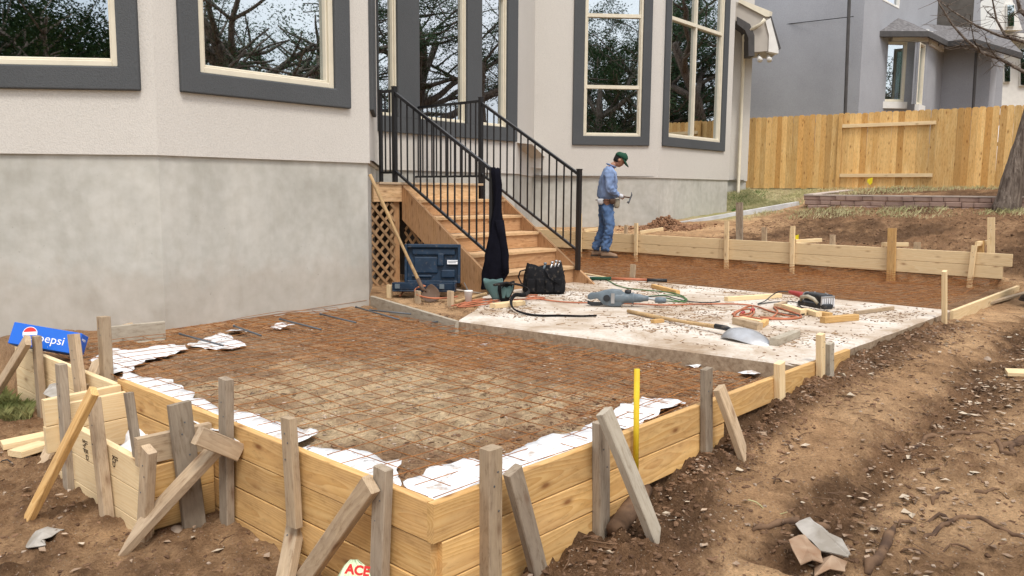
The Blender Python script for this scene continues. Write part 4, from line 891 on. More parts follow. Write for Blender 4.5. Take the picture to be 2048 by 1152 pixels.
sheet('large white plastic strip along the right form by the front corner', [(800, 965), (850, 945), (940, 915), (1010, 908), (1060, 890), (1120, 868), (1190, 842), (1240, 845), (1240, 868), (1180, 892), (1040, 943), (880, 1004), (840, 990)])
sheet('white plastic patch beside the yellow stick', [(1228, 848), (1235, 818), (1262, 812), (1285, 793), (1335, 796), (1372, 802), (1340, 822), (1290, 842), (1250, 856)])
sheet('bit of white plastic at the foundation by the second dowel', [(455, 664), (475, 655), (500, 660), (480, 668)], -.05, .04)
sheet('bit of white plastic at the foundation by the third dowel', [(540, 652), (562, 645), (590, 652), (560, 658)], -.05, .04)
sheet('crumpled white plastic against the slab side, far right of the bed', [(1478, 745), (1500, 738), (1528, 744), (1505, 752)], -.095, .04)
sheet('crumpled white plastic against the middle of the slab side', [(1372, 729), (1392, 722), (1402, 730), (1385, 736)], -.095, .04)
sheet('crumpled white plastic lump against the slab side near the shovel', [(1268, 706), (1290, 698), (1300, 707), (1282, 711)], -.095, .04)
sheet('small white plastic scrap in the bed beside the slab', [(960, 688), (985, 683), (1000, 690), (980, 694)], -.095, .04)
sheet('white plastic liner inside the pier box', [(222, 900), (275, 858), (335, 860), (330, 900), (290, 915)], -.28, .02, wav=.06)
mb = MB(); mb.tube([P(1022, 657, -.05), P(1058, 664, -.05)], .012, 8); o = mb.build('pvc_offcut', M['foam'], None, True); tag(o, 'short white pipe offcut beside the slab edge', 'pipe')

# ------------------------------------------------------------------ stairs
RI = .205; SU0, SU1 = 6.45, 8.02; V0 = 6.3; RUN = .3; VL = 7.75
st = thing('wooden_staircase', W(7.2, 6.9, 0), 'bare wooden staircase with lattice skirt rising to the landing at the bay', 'staircase')
def bx3(mb, u0, u1, v0, v1, z0, z1):
    c = W((u0+u1)/2, (v0+v1)/2, (z0+z1)/2); mb.box(c, (u1-u0, v1-v0, z1-z0), Matrix((U, V, Z)).transposed())
def pbx(name, m, parent, u0, u1, v0, v1, z0, z1):
    """board with its grain along the longest side"""
    dims = [(u1-u0, U), (v1-v0, V), (z1-z0, Z)]; k = max(range(3), key=lambda i: dims[i][0]); o_ = [i for i in range(3) if i != k]
    c = W((u0+u1)/2, (v0+v1)/2, (z0+z1)/2); a = dims[k][1]*dims[k][0]/2
    wi, ti = (o_ if dims[o_[0]][0] > dims[o_[1]][0] else o_[::-1])
    return plank(name, c-a, c+a, dims[wi][0], dims[ti][0], m, dims[wi][1], parent, 2)
for (u_) in (SU0, SU1):      # sloped cut stringers as closed boards
    mb = MB(); t_ = .038
    tip = V0-.32
    pts = [(tip, 0.0), (tip+.04, .03), (VL, RI*5+.17-.0), (VL, RI*5-.25), (V0+.25, -.03), (tip, -.03)]
    mb.prism([W(u_, a, z) for a, z in pts], U*t_); o = mb.build('stringer', M['stair_wood'], st); bevel(o, .003, 1)
for k in range(1, 6):
    vn = V0+RUN*(k-1)
    pbx('tread', M['tread_wood'], st, SU0+.042, SU1-.002, vn-.02, vn+.125, RI*k-.038, RI*k)
    pbx('tread', M['tread_wood'], st, SU0+.042, SU1-.002, vn+.131, vn+RUN-.005, RI*k-.038, RI*k-.001)
for k in range(0, 6):
    vn = V0+RUN*k
    if k < 5: pbx('riser', M['stair_wood'], st, SU0+.042, SU1-.002, vn+.002, vn+.021, RI*k+.001, RI*(k+1)-.039)
LZ = RI*6
pbx('landing_beam', M['tread_wood'], st, 6.02, 7.78, VL, VL+.04, LZ-.235, LZ-.03)
pbx('landing_beam', M['tread_wood'], st, 7.78, 7.82, VL+.04, 9.1, LZ-.235, LZ-.03)
for k in range(9): pbx('landing_board', M['weathered'], st, 6.05+.05*k if k > 2 else 6.1+.06*k, 7.85, VL-.02+k*.15, VL-.02+k*.15+.144, LZ-.028, LZ-.0)
pbx('post', M['stair_wood'], st, 6.36, 6.45, VL+.045, VL+.13, -.15, LZ-.236)
pbx('post', M['stair_wood'], st, 7.74, 7.82, VL+.045, VL+.13, -.15, LZ-.236)
# lattice: diagonal strips, each its own part, in two panels
def lattice(u0, u1, z0, z1, vv, topf=None):
    sp = .105; wd = .035
    for lay, sg in ((0, 1), (1, -1)):
        k = -40
        while k < 40:
            c = k*sp*1.414; k += 1
            segs = []
            for i in range(61):
                u_ = u0+(u1-u0)*i/60; z_ = z0+c+sg*(u_-u0)
                zt = topf(u_) if topf else z1
                if z0 <= z_ <= min(z1, zt): segs.append((u_, z_))
            if len(segs) > 3:
                A = W(segs[0][0], vv-.008*lay, segs[0][1]); B = W(segs[-1][0], vv-.008*lay, segs[-1][1])
                plank('lattice_strip', A, B, wd, .007, M['lattice_wood'], Z if abs(sg) else U, st, 1, ch=.001)
lattice(5.98, 6.36, -.05, LZ-.25, VL+.03)
# the panel under the stringer stands in the plane of the stringer (along V)
def lattice_v(v0_, v1_, z0, topf, uu):
    sp = .105; wd = .035
    for lay, sg in ((0, 1), (1, -1)):
        for k in range(-30, 30):
            c = k*sp*1.414; segs = []
            for i in range(81):
                v_ = v0_+(v1_-v0_)*i/80; z_ = z0+c+sg*(v_-v0_)
                if z0 <= z_ <= topf(v_): segs.append((v_, z_))
            if len(segs) > 3: plank('lattice_strip', W(uu+.008*lay, segs[0][0], segs[0][1]), W(uu+.008*lay, segs[-1][0], segs[-1][1]), wd, .007, M['lattice_wood'], Z, st, 1, ch=.001)
lattice_v(V0+.2, VL+.0, -.03, lambda v: (v-(V0+.2))/(VL-V0-.25)*(RI*5-.25), SU0+.045)
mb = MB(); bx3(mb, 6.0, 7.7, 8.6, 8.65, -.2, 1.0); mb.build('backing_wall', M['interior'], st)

# railings
def bar(mb, A, B, w_, ax=None): 
    A, B = Vector(A), Vector(B); Mx = basis(B-A, ax or U).to_3x3(); mb.box((A+B)/2, (w_, w_, (B-A).length), Mx)
def railing(name, label, segs, posts):
    p0 = posts[0]; t = thing(name, p0[0], label, 'railing')
    for A, B, s in posts: mb = MB(); bar(mb, A, B, s); mb.build('post', M['black_metal'], t); mb = MB(); bar(mb, B, B+Z*.012, s+.008); mb.build('post_cap', M['black_metal'], t)
    for (A, B, dz, nbal) in segs:       # A,B = top rail ends, dz = height down to the bottom rail
        A, B = Vector(A), Vector(B)
        mb = MB(); bar(mb, A, B, .034); mb.build('top_rail', M['black_metal'], t)
        mb = MB(); bar(mb, A-Z*dz, B-Z*dz, .028); mb.build('bottom_rail', M['black_metal'], t)
        for i in range(nbal):
            q = A.lerp(B, (i+1)/(nbal+1)); mb = MB(); bar(mb, q-Z*dz, q-Z*.01, .015); mb.build('baluster', M['black_metal'], t)
    return t
TZ, BZ = 2.35, 1.38
UL, UR = 6.43, 8.0
A_, B_, C0_ = W(UL, 8.12, TZ), W(UL, 7.85, TZ), W(UL, 6.2, BZ)
D_r, E_r, F_r = W(UR-.08, 7.85, TZ), W(UR, 6.22, BZ), W(UR-.02, 9.3, TZ)
railing('stair_railing', 'black metal stair railing on the left side, with the dark sweater over its end', [(A_-Z*.02, B_-Z*.02, .98, 2), (B_-Z*.04, C0_-Z*.02, .94, 13)],
        [(A_-Z*1.35, A_, .038), (B_-Z*1.35, B_+Z*.02, .05), (C0_-Z*1.15, C0_, .045)])
railing('stair_railing', 'black metal stair railing nearer the worker, turning back along the landing', [(D_r-Z*.04, E_r-Z*.04, .94, 13), (D_r-Z*.02, F_r-Z*.02, 1.0, 13)],
        [(D_r-Z*1.35, D_r+Z*.02, .05), (E_r-Z*1.22, E_r+Z*.02, .05), (F_r-Z*1.25, F_r, .045)])
print('stairs ok')
# ------------------------------------------------------------------ dark garment on the left railing end
sw = thing('sweater', P(985, 585, 0), 'dark navy sweater hanging over the lower end of the left stair railing', 'sweater')
prof = [(336, 983, 999), (350, 984, 1001), (372, 987, 1004), (400, 988, 1003), (422, 986, 1003), (445, 982, 1006), (480, 976, 1012), (510, 972, 1016), (545, 968, 1017), (575, 965, 1000), (578, 964, 985)]
cY = C0_.y-.05; rings = []
for (py, x0, x1) in prof:
    a = PD(x0, py, cY); b = PD(x1, py, cY); c = (a+b)/2; hw = (b-a).length/2; ring = []
    for j in range(28):
        q = 2*math.pi*j/28; fold = 1+.16*math.sin(q*5+py*.03)+.09*math.sin(q*9+py*.05)
        ring.append(c+Vector((math.cos(q)*hw*fold, math.sin(q)*min(hw*.7, .09)*fold, nse(q*2, py*.02)*.02)))
    rings.append(ring)
mb = MB(); mb.ring_loft(rings); o = mb.build('body', M['navy'], sw, True)
rings = []
for (py, x0, x1) in [(440, 990, 1008), (470, 996, 1012), (500, 1002, 1016), (530, 1004, 1017), (548, 1003, 1017)]:
    a = PD(x0, py, cY-.07); b = PD(x1, py, cY-.07); c = (a+b)/2; hw = (b-a).length/2
    rings.append([c+Vector((math.cos(2*math.pi*j/16)*hw, math.sin(2*math.pi*j/16)*hw*.6*(1+.15*math.sin(j*2.2)), 0)) for j in range(16)])
mb = MB(); mb.ring_loft(rings); mb.build('sleeve', M['navy'], sw, True)

# ------------------------------------------------------------------ tools and litter on the slab
# open blue tool case
tcz = thing('tool_case', P(850, 585, 0), 'open blue moulded plastic power tool case leaning below the stairs', 'tool case')
la = PD(810, 588, 8.9); lb = PD(921, 588, 8.9); la.z = lb.z = .03; ex = (lb-la).normalized(); up_ = (Z+Vector((.0, .10, 0))).normalized(); nn_ = ex.cross(up_)
LW = (lb-la).length; LH = .43
def cbox(name, x0, x1, z0, z1, y0, y1, m, par, bv=.012):
    mb = MB(); c = la+ex*(x0+x1)/2+up_*(z0+z1)/2+nn_*(y0+y1)/2; mb.box(c, (x1-x0, y1-y0, z1-z0), Matrix((ex, nn_, up_)).transposed()); o = mb.build(name, m, par); bevel(o, bv, 2); return o
cbox('lid_shell', 0, LW, .09, LH+.09, -.02, 0, M['blue_plastic'], tcz)
for q in ((0, .03, .09, LH+.09), (LW-.03, LW, .09, LH+.09), (.03, LW-.03, LH+.05, LH+.09), (.03, LW-.03, .09, .12)): cbox('lid_rim', *q, .0, .055, M['blue_plastic'], tcz, .008)
for q in ((.08, LW-.06, .40, .47, .03), (.10, .36, .20, .38, .022), (.36, .43, .28, .42, .04), (.40, LW-.06, .15, .24, .035), (.08, .30, .15, .18, .03)): cbox('moulded_rib', q[0], q[1], q[2], q[3], 0, q[4], M['blue_plastic'], tcz, .012)
lbq = cbox('label', LW-.145, LW-.02, .30, .345, .042, .046, M['print_white'], tcz, .001)
cbox('lid_pad', LW-.155, LW-.01, .29, .355, 0, .04, M['blue_plastic'], tcz, .004)
for i in range(2): cbox('print_line', LW-.135, LW-.03-.02*i, .328-i*.014, .334-i*.014, .046, .0475, M['steel_bar'], tcz, .0003)
# tray lying in front
ta = P(792, 600, 0)
mb = MB(); rotc = Matrix((ex, -nn_, Z)).transposed()
tl0 = la-ex*.1+nn_*.16
for (x0, x1, y0, y1, z0, z1) in ((0, LW+.06, -.14, .14, 0, .02), (0, .02, -.14, .14, .02, .10), (LW+.04, LW+.06, -.14, .14, .02, .10), (.02, LW+.04, .12, .14, .02, .10), (.02, LW+.04, -.14, -.12, .02, .10)):
    mb.box(tl0+ex*(x0+x1)/2+nn_*(y0+y1)/2+Z*(z0+z1)/2, (x1-x0, y1-y0, z1-z0), Matrix((ex, nn_, Z)).transposed())
o = mb.build('tray', M['blue_plastic'], tcz); bevel(o, .008, 2)
for x_ in (.06, LW-.08):
    mb = MB(); mb.box(tl0+ex*x_+nn_*.146+Z*.06, (.05, .014, .05), Matrix((ex, nn_, Z)).transposed()); mb.build('latch', M['tool_grey'], tcz)
# cup with straw
cp = P(905, 612, 0)+U*.22; cp.z = 0
cup = thing('foam_cup', cp, 'white foam cup with lid and straw behind the stub stake', 'cup')
mb = lathe(MB(), cp, [(.030, 0), (.042, .125), (.045, .128), (.045, .137), (.0, .138)], 20); mb.build('cup_body', M['foam'], cup, True)
mb = MB(); mb.tube([cp+Z*.13, cp+Z*.2+Vector((-.035, 0, 0)), cp+Z*.215+Vector((-.045, 0, 0))], .004, 6); mb.build('straw', M['tool_grey'], cup)
# shovel leaning on the house corner
def shovel(name, label, top, neck, tip, hm, bmtl, width=.21, face=None, group='shovels', dome=.035):
    t = thing(name, tip, label, 'shovel', group); d = (neck-top).normalized()
    mb = MB(); n = 8; mb.tube([top.lerp(neck, i/n)+Vector((0, 0, -.01*math.sin(math.pi*i/n))) for i in range(n+1)], [.017+.002*math.sin(i) for i in range(n+1)], 12); mb.build('handle', hm, t, True)
    bl = tip-neck; L = bl.length; f = bl.normalized(); face = face or Z; s = f.cross(face).normalized(); nrm = s.cross(f)
    mb = MB(); mb.tube([neck-d*.12, neck, neck+f*L*.25], [.022, .021, .008], 12); mb.build('socket', M['tool_black'] if bmtl is M['metal'] else bmtl, t, True)
    rows = []; prof_ = [(.12, .25), (.16, .85), (.25, 1.0), (.5, .98), (.72, .85), (.88, .55), (1., .04)]
    for q, wq in prof_:
        rows.append([neck+f*L*q+s*(width/2*wq*x)+nrm*(dome*(abs(x)**2)*wq-dome*math.sin(q*math.pi)+.012) for x in (-1, -.66, -.33, 0, .33, .66, 1)])
    vs2 = [p for r_ in rows for p in r_]; fs2 = [(i*7+j, i*7+j+1, (i+1)*7+j+1, (i+1)*7+j) for i in range(len(rows)-1) for j in range(6)]
    mb = MB(); mb.add(vs2, fs2); o = mb.build('blade', bmtl, t, True); s_ = o.modifiers.new('t', 'SOLIDIFY'); s_.thickness = .004; o.modifiers.new('s', 'SUBSURF').render_levels = 1
    return t
sh_top = PP(740, 350, c1, c2)+Vector((.06, -.35, 0)); sh_n = P(845, 578, .12); sh_t = P(878, 600, 0.01)
shovel('shovel', 'wooden handled shovel with muddy blade leaning against the house corner', sh_top, sh_n, sh_t, M['handle_wood'], M['rust_blade'], .2, Vector((-.5, -.5, .7)))
shovel('shovel', 'long handled round point shovel lying flat on the slab with bright steel blade', P(1256, 622, .02), P(1452, 656, .06), P(1541, 688, .012), M['handle_wood'], M['metal'], .32, -Z, dome=.075)
# tool bag
bg_ = P(1088, 586, 0); tb = thing('tool_bag', bg_, 'black canvas tool bag stuffed with tools at the foot of the stairs', 'tool bag')
hw, dp = .235, .13; rings = []
for z_, kx, ky in ((0, .93, .95), (.03, 1.0, 1.05), (.12, .99, 1.05), (.2, .95, .96), (.27, .86, .85), (.315, .80, .75)):
    ring = []
    for j in range(36):
        q = 2*math.pi*j/36; cx, cy = math.cos(q), math.sin(q); k = (abs(cx)**4+abs(cy)**4)**-.25
        f = 1+.04*nse(q*2, z_*9, 1)+.03*math.sin(q*7+z_*20); ring.append(bg_+Vector((cx*k*hw*kx*f, cy*k*dp*ky*f, z_+(.025*math.sin(q*2+1)+.012*math.sin(q*5) if z_ > .2 else 0))))
    rings.append(ring)
inner = [bg_+(p-bg_)*.93-Z*.0 for p in rings[-1]]; rings.append([Vector((bg_.x+(p.x-bg_.x)*.9, bg_.y+(p.y-bg_.y)*.88, p.z-.005)) for p in rings[-2+1]]); rings.append([p-Z*.07 for p in rings[-1]])
mb = MB(); mb.ring_loft(rings); mb.build('bag_body', M['black_cloth'], tb, True)
for k in range(4):
    x = -.15+.1*k; mb = MB(); mb.box(bg_+Vector((x, -dp*1.0-.012, .10)), (.085, .022, .15)); o = mb.build('pocket', M['black_cloth'], tb); bevel(o, .01, 2)
mb = MB(); mb.tube([bg_+Vector((-.2, -.05, .27)), bg_+Vector((-.27, -.06, .25)), bg_+Vector((-.29, -.07, .19)), bg_+Vector((-.26, -.07, .12)), bg_+Vector((-.22, -.08, .10))], .009, 6); mb.build('handle', M['black_cloth'], tb, True)
mb = MB(); mb.tube([bg_+Vector((.0, -.12, .29)), bg_+Vector((.06, -.155, .18)), bg_+Vector((.16, -.155, .12)), bg_+Vector((.22, -.06, .26))], .010, 6, flat=.4); mb.build('strap', M['black_cloth'], tb, True)
for k, (x, y, l, m) in enumerate(((.1, -.03, .10, 'metal'), (.14, .02, .09, 'metal'), (-.02, .0, .07, 'tool_grey'), (.06, .03, .08, 'metal'))):
    mb = MB(); mb.tube([bg_+Vector((x, y, .24)), bg_+Vector((x+.03, y, .25+l))], .012, 8); lathe(mb, bg_+Vector((x+.03, y, .25+l)), [(.012, 0), (.02, .01), (.014, .025)], 10); mb.build('hand_tool', M[m], tb, True)
# tool belt
bl_ = P(1005, 604, 0); tbelt = thing('tool_belt', bl_, 'teal and black leather tool belt with pouches and a long curled black strap', 'tool belt')
def pouch(c, sx, sy, sz, m, lean=.0, name='pouch'):
    rings = []
    for q in (0, .08, .3, .6, .85, 1.):
        kx = .45+.55*min(1, q*1.6); ring = []
        for j in range(20):
            a = 2*math.pi*j/20; cx, cy = math.cos(a), math.sin(a); k = (abs(cx)**3+abs(cy)**3)**(-1/3)
            ring.append(c+Vector((cx*k*sx*kx+lean*q, cy*k*sy*(.6+.4*q), q*sz+(.012*math.sin(a*3) if q > .8 else 0))))
        rings.append(ring)
    rings.append([c+(p-c)*.86+Z*(sz*.13) for p in rings[-1]]); rings.append([p-Z*sz*.3 for p in rings[-1]])
    mb = MB(); mb.ring_loft(rings); return mb.build(name, m, tbelt, True)
pouch(bl_+Vector((-.06, .02, .03)), .10, .06, .20, M['teal_cloth'], -.04)
pouch(bl_+Vector((.02, -.02, .0)), .085, .055, .21, M['black_cloth'], .02)
pouch(bl_+Vector((.055, -.07, .06)), .035, .02, .11, M['teal_cloth'], .02); pouch(bl_+Vector((.01, -.075, .05)), .03, .018, .11, M['teal_cloth'], .01)
mb = MB(); pts = [(990, 570), (1010, 566), (1030, 568), (1046, 572), (1058, 582), (1048, 590), (1030, 590), (1022, 603), (1028, 618), (1050, 627), (1080, 631), (1120, 631), (1160, 632), (1197, 631)]
hz = [.21, .21, .2, .17, .12, .13, .12, .07, .03, .015, .012, .012, .012, .012]; 
sp_ = [P(x, y, h_) for (x, y), h_ in zip(pts, hz)]; so2 = []
for i in range(len(sp_)-1):
    p0, p1, p2, p3 = sp_[max(i-1, 0)], sp_[i], sp_[i+1], sp_[min(i+2, len(sp_)-1)]
    for k in range(6):
        t_2 = k/6; so2.append(.5*((2*p1)+(p2-p0)*t_2+(2*p0-5*p1+4*p2-p3)*t_2*t_2+(3*p1-p0-3*p2+p3)*t_2**3))
mb.tube(so2, [.026-.014*i/len(so2) for i in range(len(so2))], 8, True, .5); mb.build('belt_strap', M['black_cloth'], tbelt, True)
# demolition hammer
c = P(1245, 600, 0); dm = thing('demolition_hammer', c, 'grey electric demolition hammer lying on the slab', 'power tool')
A = P(1175, 600, .06)+Z*.03; dx = Vector((1, -.12, 0)).normalized(); dy = Vector((.12, 1, 0)).normalized()
def lx(x, y, z): return A+dx*x+dy*y+Z*z
lathe_ = lambda prof_, z, m, nm: lathe(MB(), lx(0, 0, z), prof_, 18, dx).build(nm, M[m], dm, True)
lathe_([(.0, .20), (.062, .205), (.066, .30), (.060, .36), (.052, .37), (.052, .44), (.058, .445), (.058, .455), (.045, .46), (.042, .52), (.030, .56), (.026, .60), (.0, .605)], .0, 'tool_grey', 'barrel')
mb = MB(); mb.ring_loft([[lx(x, y*w_, z0+zz*h_) for y, zz in ((-1, -1), (1, -1), (1.1, 0), (1, 1), (-1, 1), (-1.1, 0))] for x, w_, z0, h_ in ((.0, .015, .0, .02), (.03, .026, .01, .035), (.10, .032, .02, .03), (.16, .045, .0, .07), (.24, .052, .0, .085), (.33, .050, .0, .08), (.36, .03, .0, .05))]); o = mb.build('motor_housing', M['tool_grey'], dm, True); bevel(o, .01, 2)
mb = MB(); mb.ring_loft([[lx(x, y*.022, z0+zz*.016) for y, zz in ((-1, -1), (1, -1), (1, 1), (-1, 1))] for x, z0 in ((.0, -.05), (.04, -.065), (.12, -.065), (.18, -.05))]); mb.build('grip', M['tool_black'], dm)
lathe(MB(), lx(.19, -.056, .0), [(.0, 0), (.034, .0), (.034, .012), (.0, .014)], 14, -dy).build('vent_cap', M['tool_black'], dm)
mb = MB(); mb.box(lx(.25, -.06, .0), (.035, .012, .10), Matrix((dx, dy, Z)).transposed()); mb.build('rating_plate', M['metal'], dm)
lathe(MB(), lx(.40, 0, .05), [(.0, 0), (.03, .0), (.035, .012), (.028, .03), (.0, .032)], 14).build('side_handle_mount', M['tool_black'], dm)
mb = MB(); mb.tube([lx(.60, 0, 0), lx(.70, 0, -.015)], .014, 10); mb.build('bit', M['metal'], dm); lathe(MB(), lx(.66, 0, -.015), [(.0, 0), (.028, .01), (.032, .06), (.028, .11), (.0, .12)], 12, dx).build('chuck', M['tool_grey'], dm, True)
# bolt cutter handles: orange with black grips
bc = thing('long_handled_cutter', P(1250, 560, 0), 'orange and black long handled cutter lying behind the demolition hammer', 'cutter')
mb = MB(); mb.tube([P(1180, 557, .03), P(1222, 557, .03)], .022, 8); mb.build('grip', M['cap_green'], bc, True)
mb = MB(); mb.tube([P(1222, 557, .03), P(1294, 560, .03)], .018, 8); mb.build('shaft', M['orange'], bc, True)
mb = MB(); mb.tube([P(1294, 560, .03), P(1334, 561, .03)], .021, 8); mb.build('grip', M['tool_black'], bc, True)
# sheet cutting saw
s0_ = P(1640, 620, 0); cs = thing('power_saw', s0_, 'red and black worm drive power saw lying on its side on wood blocks', 'power tool')
sa_, sb2 = P(1592, 590, .12), P(1692, 613, .09); sa_.z = sb2.z = .035; sx = (sb2-sa_).normalized(); sy = Z.cross(sx); s0_ = sa_
def sxy(x, y, z): return s0_+sx*x+sy*y+Z*z
Rm = Matrix((sx, sy, Z)).transposed()
mb = MB(); mb.ring_loft([[sxy(x, math.cos(a)*r_, z_+math.sin(a)*r_*.8) for a in [2*math.pi*j/12 for j in range(12)]] for x, r_, z_ in ((-.10, .012, .105), (-.08, .024, .105), (.0, .034, .10), (.06, .040, .095), (.11, .05, .085), (.13, .05, .08))]); mb.build('rear_grip', M['tool_red'], cs, True)
lathe(MB(), sxy(.13, 0, .085), [(.0, 0), (.05, .0), (.055, .03), (.05, .05)], 16, sx).build('motor_ring', M['metal'], cs, True)
mb = MB(); mb.box(sxy(.30, .0, .085), (.28, .13, .11), Rm); o = mb.build('motor_body', M['tool_black'], cs); bevel(o, .025, 3)
mb = MB(); mb.box(sxy(.33, -.07, .035), (.36, .11, .05), Rm); o = mb.build('blade_guard', M['tool_black'], cs); bevel(o, .015, 2)
mb = MB(); mb.box(sxy(.46, -.04, .07), (.012, .17, .12), Rm); o = mb.build('foot_plate', M['metal'], cs); bevel(o, .003, 1)
for k in range(6): mb = MB(); mb.box(sxy(.469, -.11+k*.028, .07), (.004, .010, .08), Rm); mb.build('scale_mark', M['print_white'], cs)
mb = MB(); mb.tube([sxy(.20, -.125, .06), sxy(.22, -.14, .10), sxy(.30, -.14, .115), sxy(.38, -.14, .10), sxy(.42, -.125, .06)], [.014, .018, .018, .018, .014], 8); mb.build('handle', M['tan_plastic'], cs, True)
for (x, y, z) in ((.25, .0, .143), (.36, .03, .143), (.42, -.01, .143)): lathe(MB(), sxy(x, y, z), [(.0, 0), (.008, .0), (.007, .006), (0, .007)], 8).build('bolt', M['metal'], cs)
# cords
def cord(label, px, m, r=.0055, z=.012, sm=6, jit=.0, name='extension_cord', cat='cord', zs=None):
    pts = [P(x, y, (zs[i] if zs else z)) for i, (x, y) in enumerate(px)]; outp = []
    for i in range(len(pts)-1):
        p0, p1, p2, p3 = pts[max(i-1, 0)], pts[i], pts[i+1], pts[min(i+2, len(pts)-1)]
        for k in range(sm):
            t = k/sm; outp.append(.5*((2*p1)+(p2-p0)*t+(2*p0-5*p1+4*p2-p3)*t*t+(3*p1-p0-3*p2+p3)*t*t*t))
    outp.append(pts[-1]); mb = MB(); mb.tube(outp, r, 6); o = mb.build(name, M[m], None, True); return tag(o, label, cat, 'cords on the slab')
cord('long orange extension cord crossing the slab past the demolition hammer', [(1040, 590), (1080, 598), (1130, 604), (1200, 606), (1260, 607), (1330, 610), (1400, 608), (1470, 608), (1510, 612), (1540, 622), (1570, 630), (1594, 634), (1570, 637), (1520, 634)], 'orange', .008)
cord('tangled orange cord with plug ends near the shovel blade', [(1465, 628), (1480, 620), (1500, 618), (1508, 624), (1500, 632), (1480, 634), (1468, 630), (1490, 615), (1505, 612), (1500, 626), (1480, 630), (1530, 638), (1548, 632), (1555, 622), (1550, 614), (1600, 630), (1590, 637), (1540, 638)], 'orange', .009)
cord('bundle of orange cord between the tool belt and stained board', [(903, 612), (930, 606), (960, 603), (985, 606), (960, 610), (925, 614), (915, 610), (945, 601), (975, 598), (1000, 605), (1040, 600), (1070, 594), (1090, 596), (1060, 598), (1000, 600), (950, 607), (920, 612), (960, 600), (990, 597), (1020, 592), (1075, 590)], 'orange', .008, .02)
cord('orange hose looping over the stub stakes near the blue case', [(800, 592), (812, 578), (832, 570), (850, 572), (838, 574), (830, 580), (836, 590), (860, 596), (890, 596), (915, 593)], 'orange', .009, zs=[.01, .06, .12, .14, .13, .11, .08, .04, .03, .03])
cord('green extension cord curving from the stairs across the slab', [(1183, 560), (1200, 556), (1215, 560), (1235, 571), (1265, 578), (1300, 581), (1340, 585), (1365, 592), (1370, 600), (1350, 603), (1320, 600), (1290, 594), (1340, 590), (1372, 597), (1366, 604), (1330, 596), (1310, 602)], 'green_cord', .007)
cord('thin black lead looping off the red power saw', [(1585, 585), (1560, 583), (1545, 590), (1530, 602), (1516, 608), (1550, 604), (1590, 604), (1600, 612), (1615, 625), (1590, 630), (1560, 626), (1535, 620)], 'tool_black', .006, zs=[.10, .11, .07, .02, .012, .012, .012, .012, .012, .012, .012, .012])
cord('black lead trailing right of the demolition hammer', [(1275, 598), (1300, 593), (1330, 592), (1350, 597), (1380, 603), (1420, 605), (1440, 602)], 'tool_black', .006)
for (x, y) in ((1483, 627), (1503, 621)):
    q = P(x, y, .02); mb = MB(); mb.tube([q, q+Vector((.03, .05, .0)), q+Vector((.05, .08, 0))], [.016, .02, .012], 8); o = mb.build('cord_plug', M['tool_red'], None, True); tag(o, 'left red plug of the tangled orange cord' if x < 1490 else 'right red plug of the tangled orange cord', 'plug', 'cord plugs')
# axe handle
mb = MB(); mb.tube([P(912, 604, .02), P(935, 597, .03), P(972, 588, .05)], [.017, .019, .02], 10); o = mb.build('fat_wooden_rod', M['handle_wood'], None, True); tag(o, 'thick wooden tool handle left of the tool belt', 'tool handle')
# scrap blocks
scr = [(1452, 598, 1560, 591, .06, .045, 'pale_pine', 'long pale offcut lying behind the tangled orange cord'), (1470, 641, 1520, 653, .06, .06, 'weathered', 'brown offcut behind the shovel blade'), (1482, 637, 1527, 646, .05, .035, 'pale_pine', 'thin pale offcut behind the brown one by the shovel'),
       (1548, 684, 1592, 667, .07, .055, 'concrete_wood', 'pale block lying at the tip of the shovel'), (1645, 640, 1713, 634, .06, .055, 'pine', 'yellow block in front of the power saw'), (1568, 613, 1607, 625, .06, .05, 'pale_pine', 'yellow block left of the power saw'),
       (1610, 621, 1638, 629, .06, .045, 'pale_pine', 'pale block under the front of the power saw'), (1636, 626, 1662, 630, .05, .04, 'pine', 'small block under the power saw blade guard'), (1710, 626, 1786, 616, .03, .035, 'weathered', 'tapered wedge strip right of the power saw'),
       (1306, 572, 1356, 585, .05, .045, 'pine', 'golden offcut behind the demolition hammer bit'), (1305, 643, 1325, 641, .05, .03, 'pine', 'small chip block beside the shovel handle'), (1552, 612, 1570, 606, .05, .04, 'weathered', 'short brown block at the left of the saw blocks'),
       (1522, 650, 1532, 643, .05, .045, 'pine', 'tiny yellow block beside the brown offcut'), (985, 612, 1045, 605, .09, .045, 'pale_pine', 'flat pale block beneath the curled tool belt strap')]
for i, (x0, y0, x1, y1, w_, t_, m, lab) in enumerate(scr):
    o = plank('wood_offcut', P(x0, y0, t_/2+.001), P(x1, y1, t_/2+.001), w_, t_, M[m], Vector((0, 1, 0)), None, 1); tag(o, lab, 'wood offcut', 'wood offcuts on the slab')
# ------------------------------------------------------------------ left side: carton, bags, loose boards
pc = PD(98, 680, 5.72); ex = Vector((math.cos(R(8)), math.sin(R(8)), 0)); ex = (ex*math.cos(R(11.5))-Z*math.sin(R(11.5))).normalized(); ny = Vector((ex.y, -ex.x, 0)).normalized(); ny = (ny*math.cos(R(22))+Z*math.sin(R(22))).normalized(); ez = ex.cross(-ny).normalized()
box = thing('soda_carton', pc, 'bright blue soda carton tilted on top of the form boards at far left', 'carton')
CW, CH, CD = .455, .155, .13; Rb = Matrix((ex, -ny, ez)).transposed()
mb = MB(); mb.box(pc, (CW, CD, CH), Rb); o = mb.build('carton_body', M['pepsi_blue'], box); bevel(o, .004, 1)
fc = pc+ny*(CD/2+.001)
text('pepsi', .085, M['print_white'], fc+ex*-.045+ez*-.03, ex, ez, 'logo_lettering', box)
text('.', .03, M['print_white'], fc+ex*.03+ez*-.06, ex, ez, 'small_print', box)
def disc(c, r, a0, a1, m, off, yf=lambda x: None):
    pass
gc = fc+ex*-.105+ez*.015
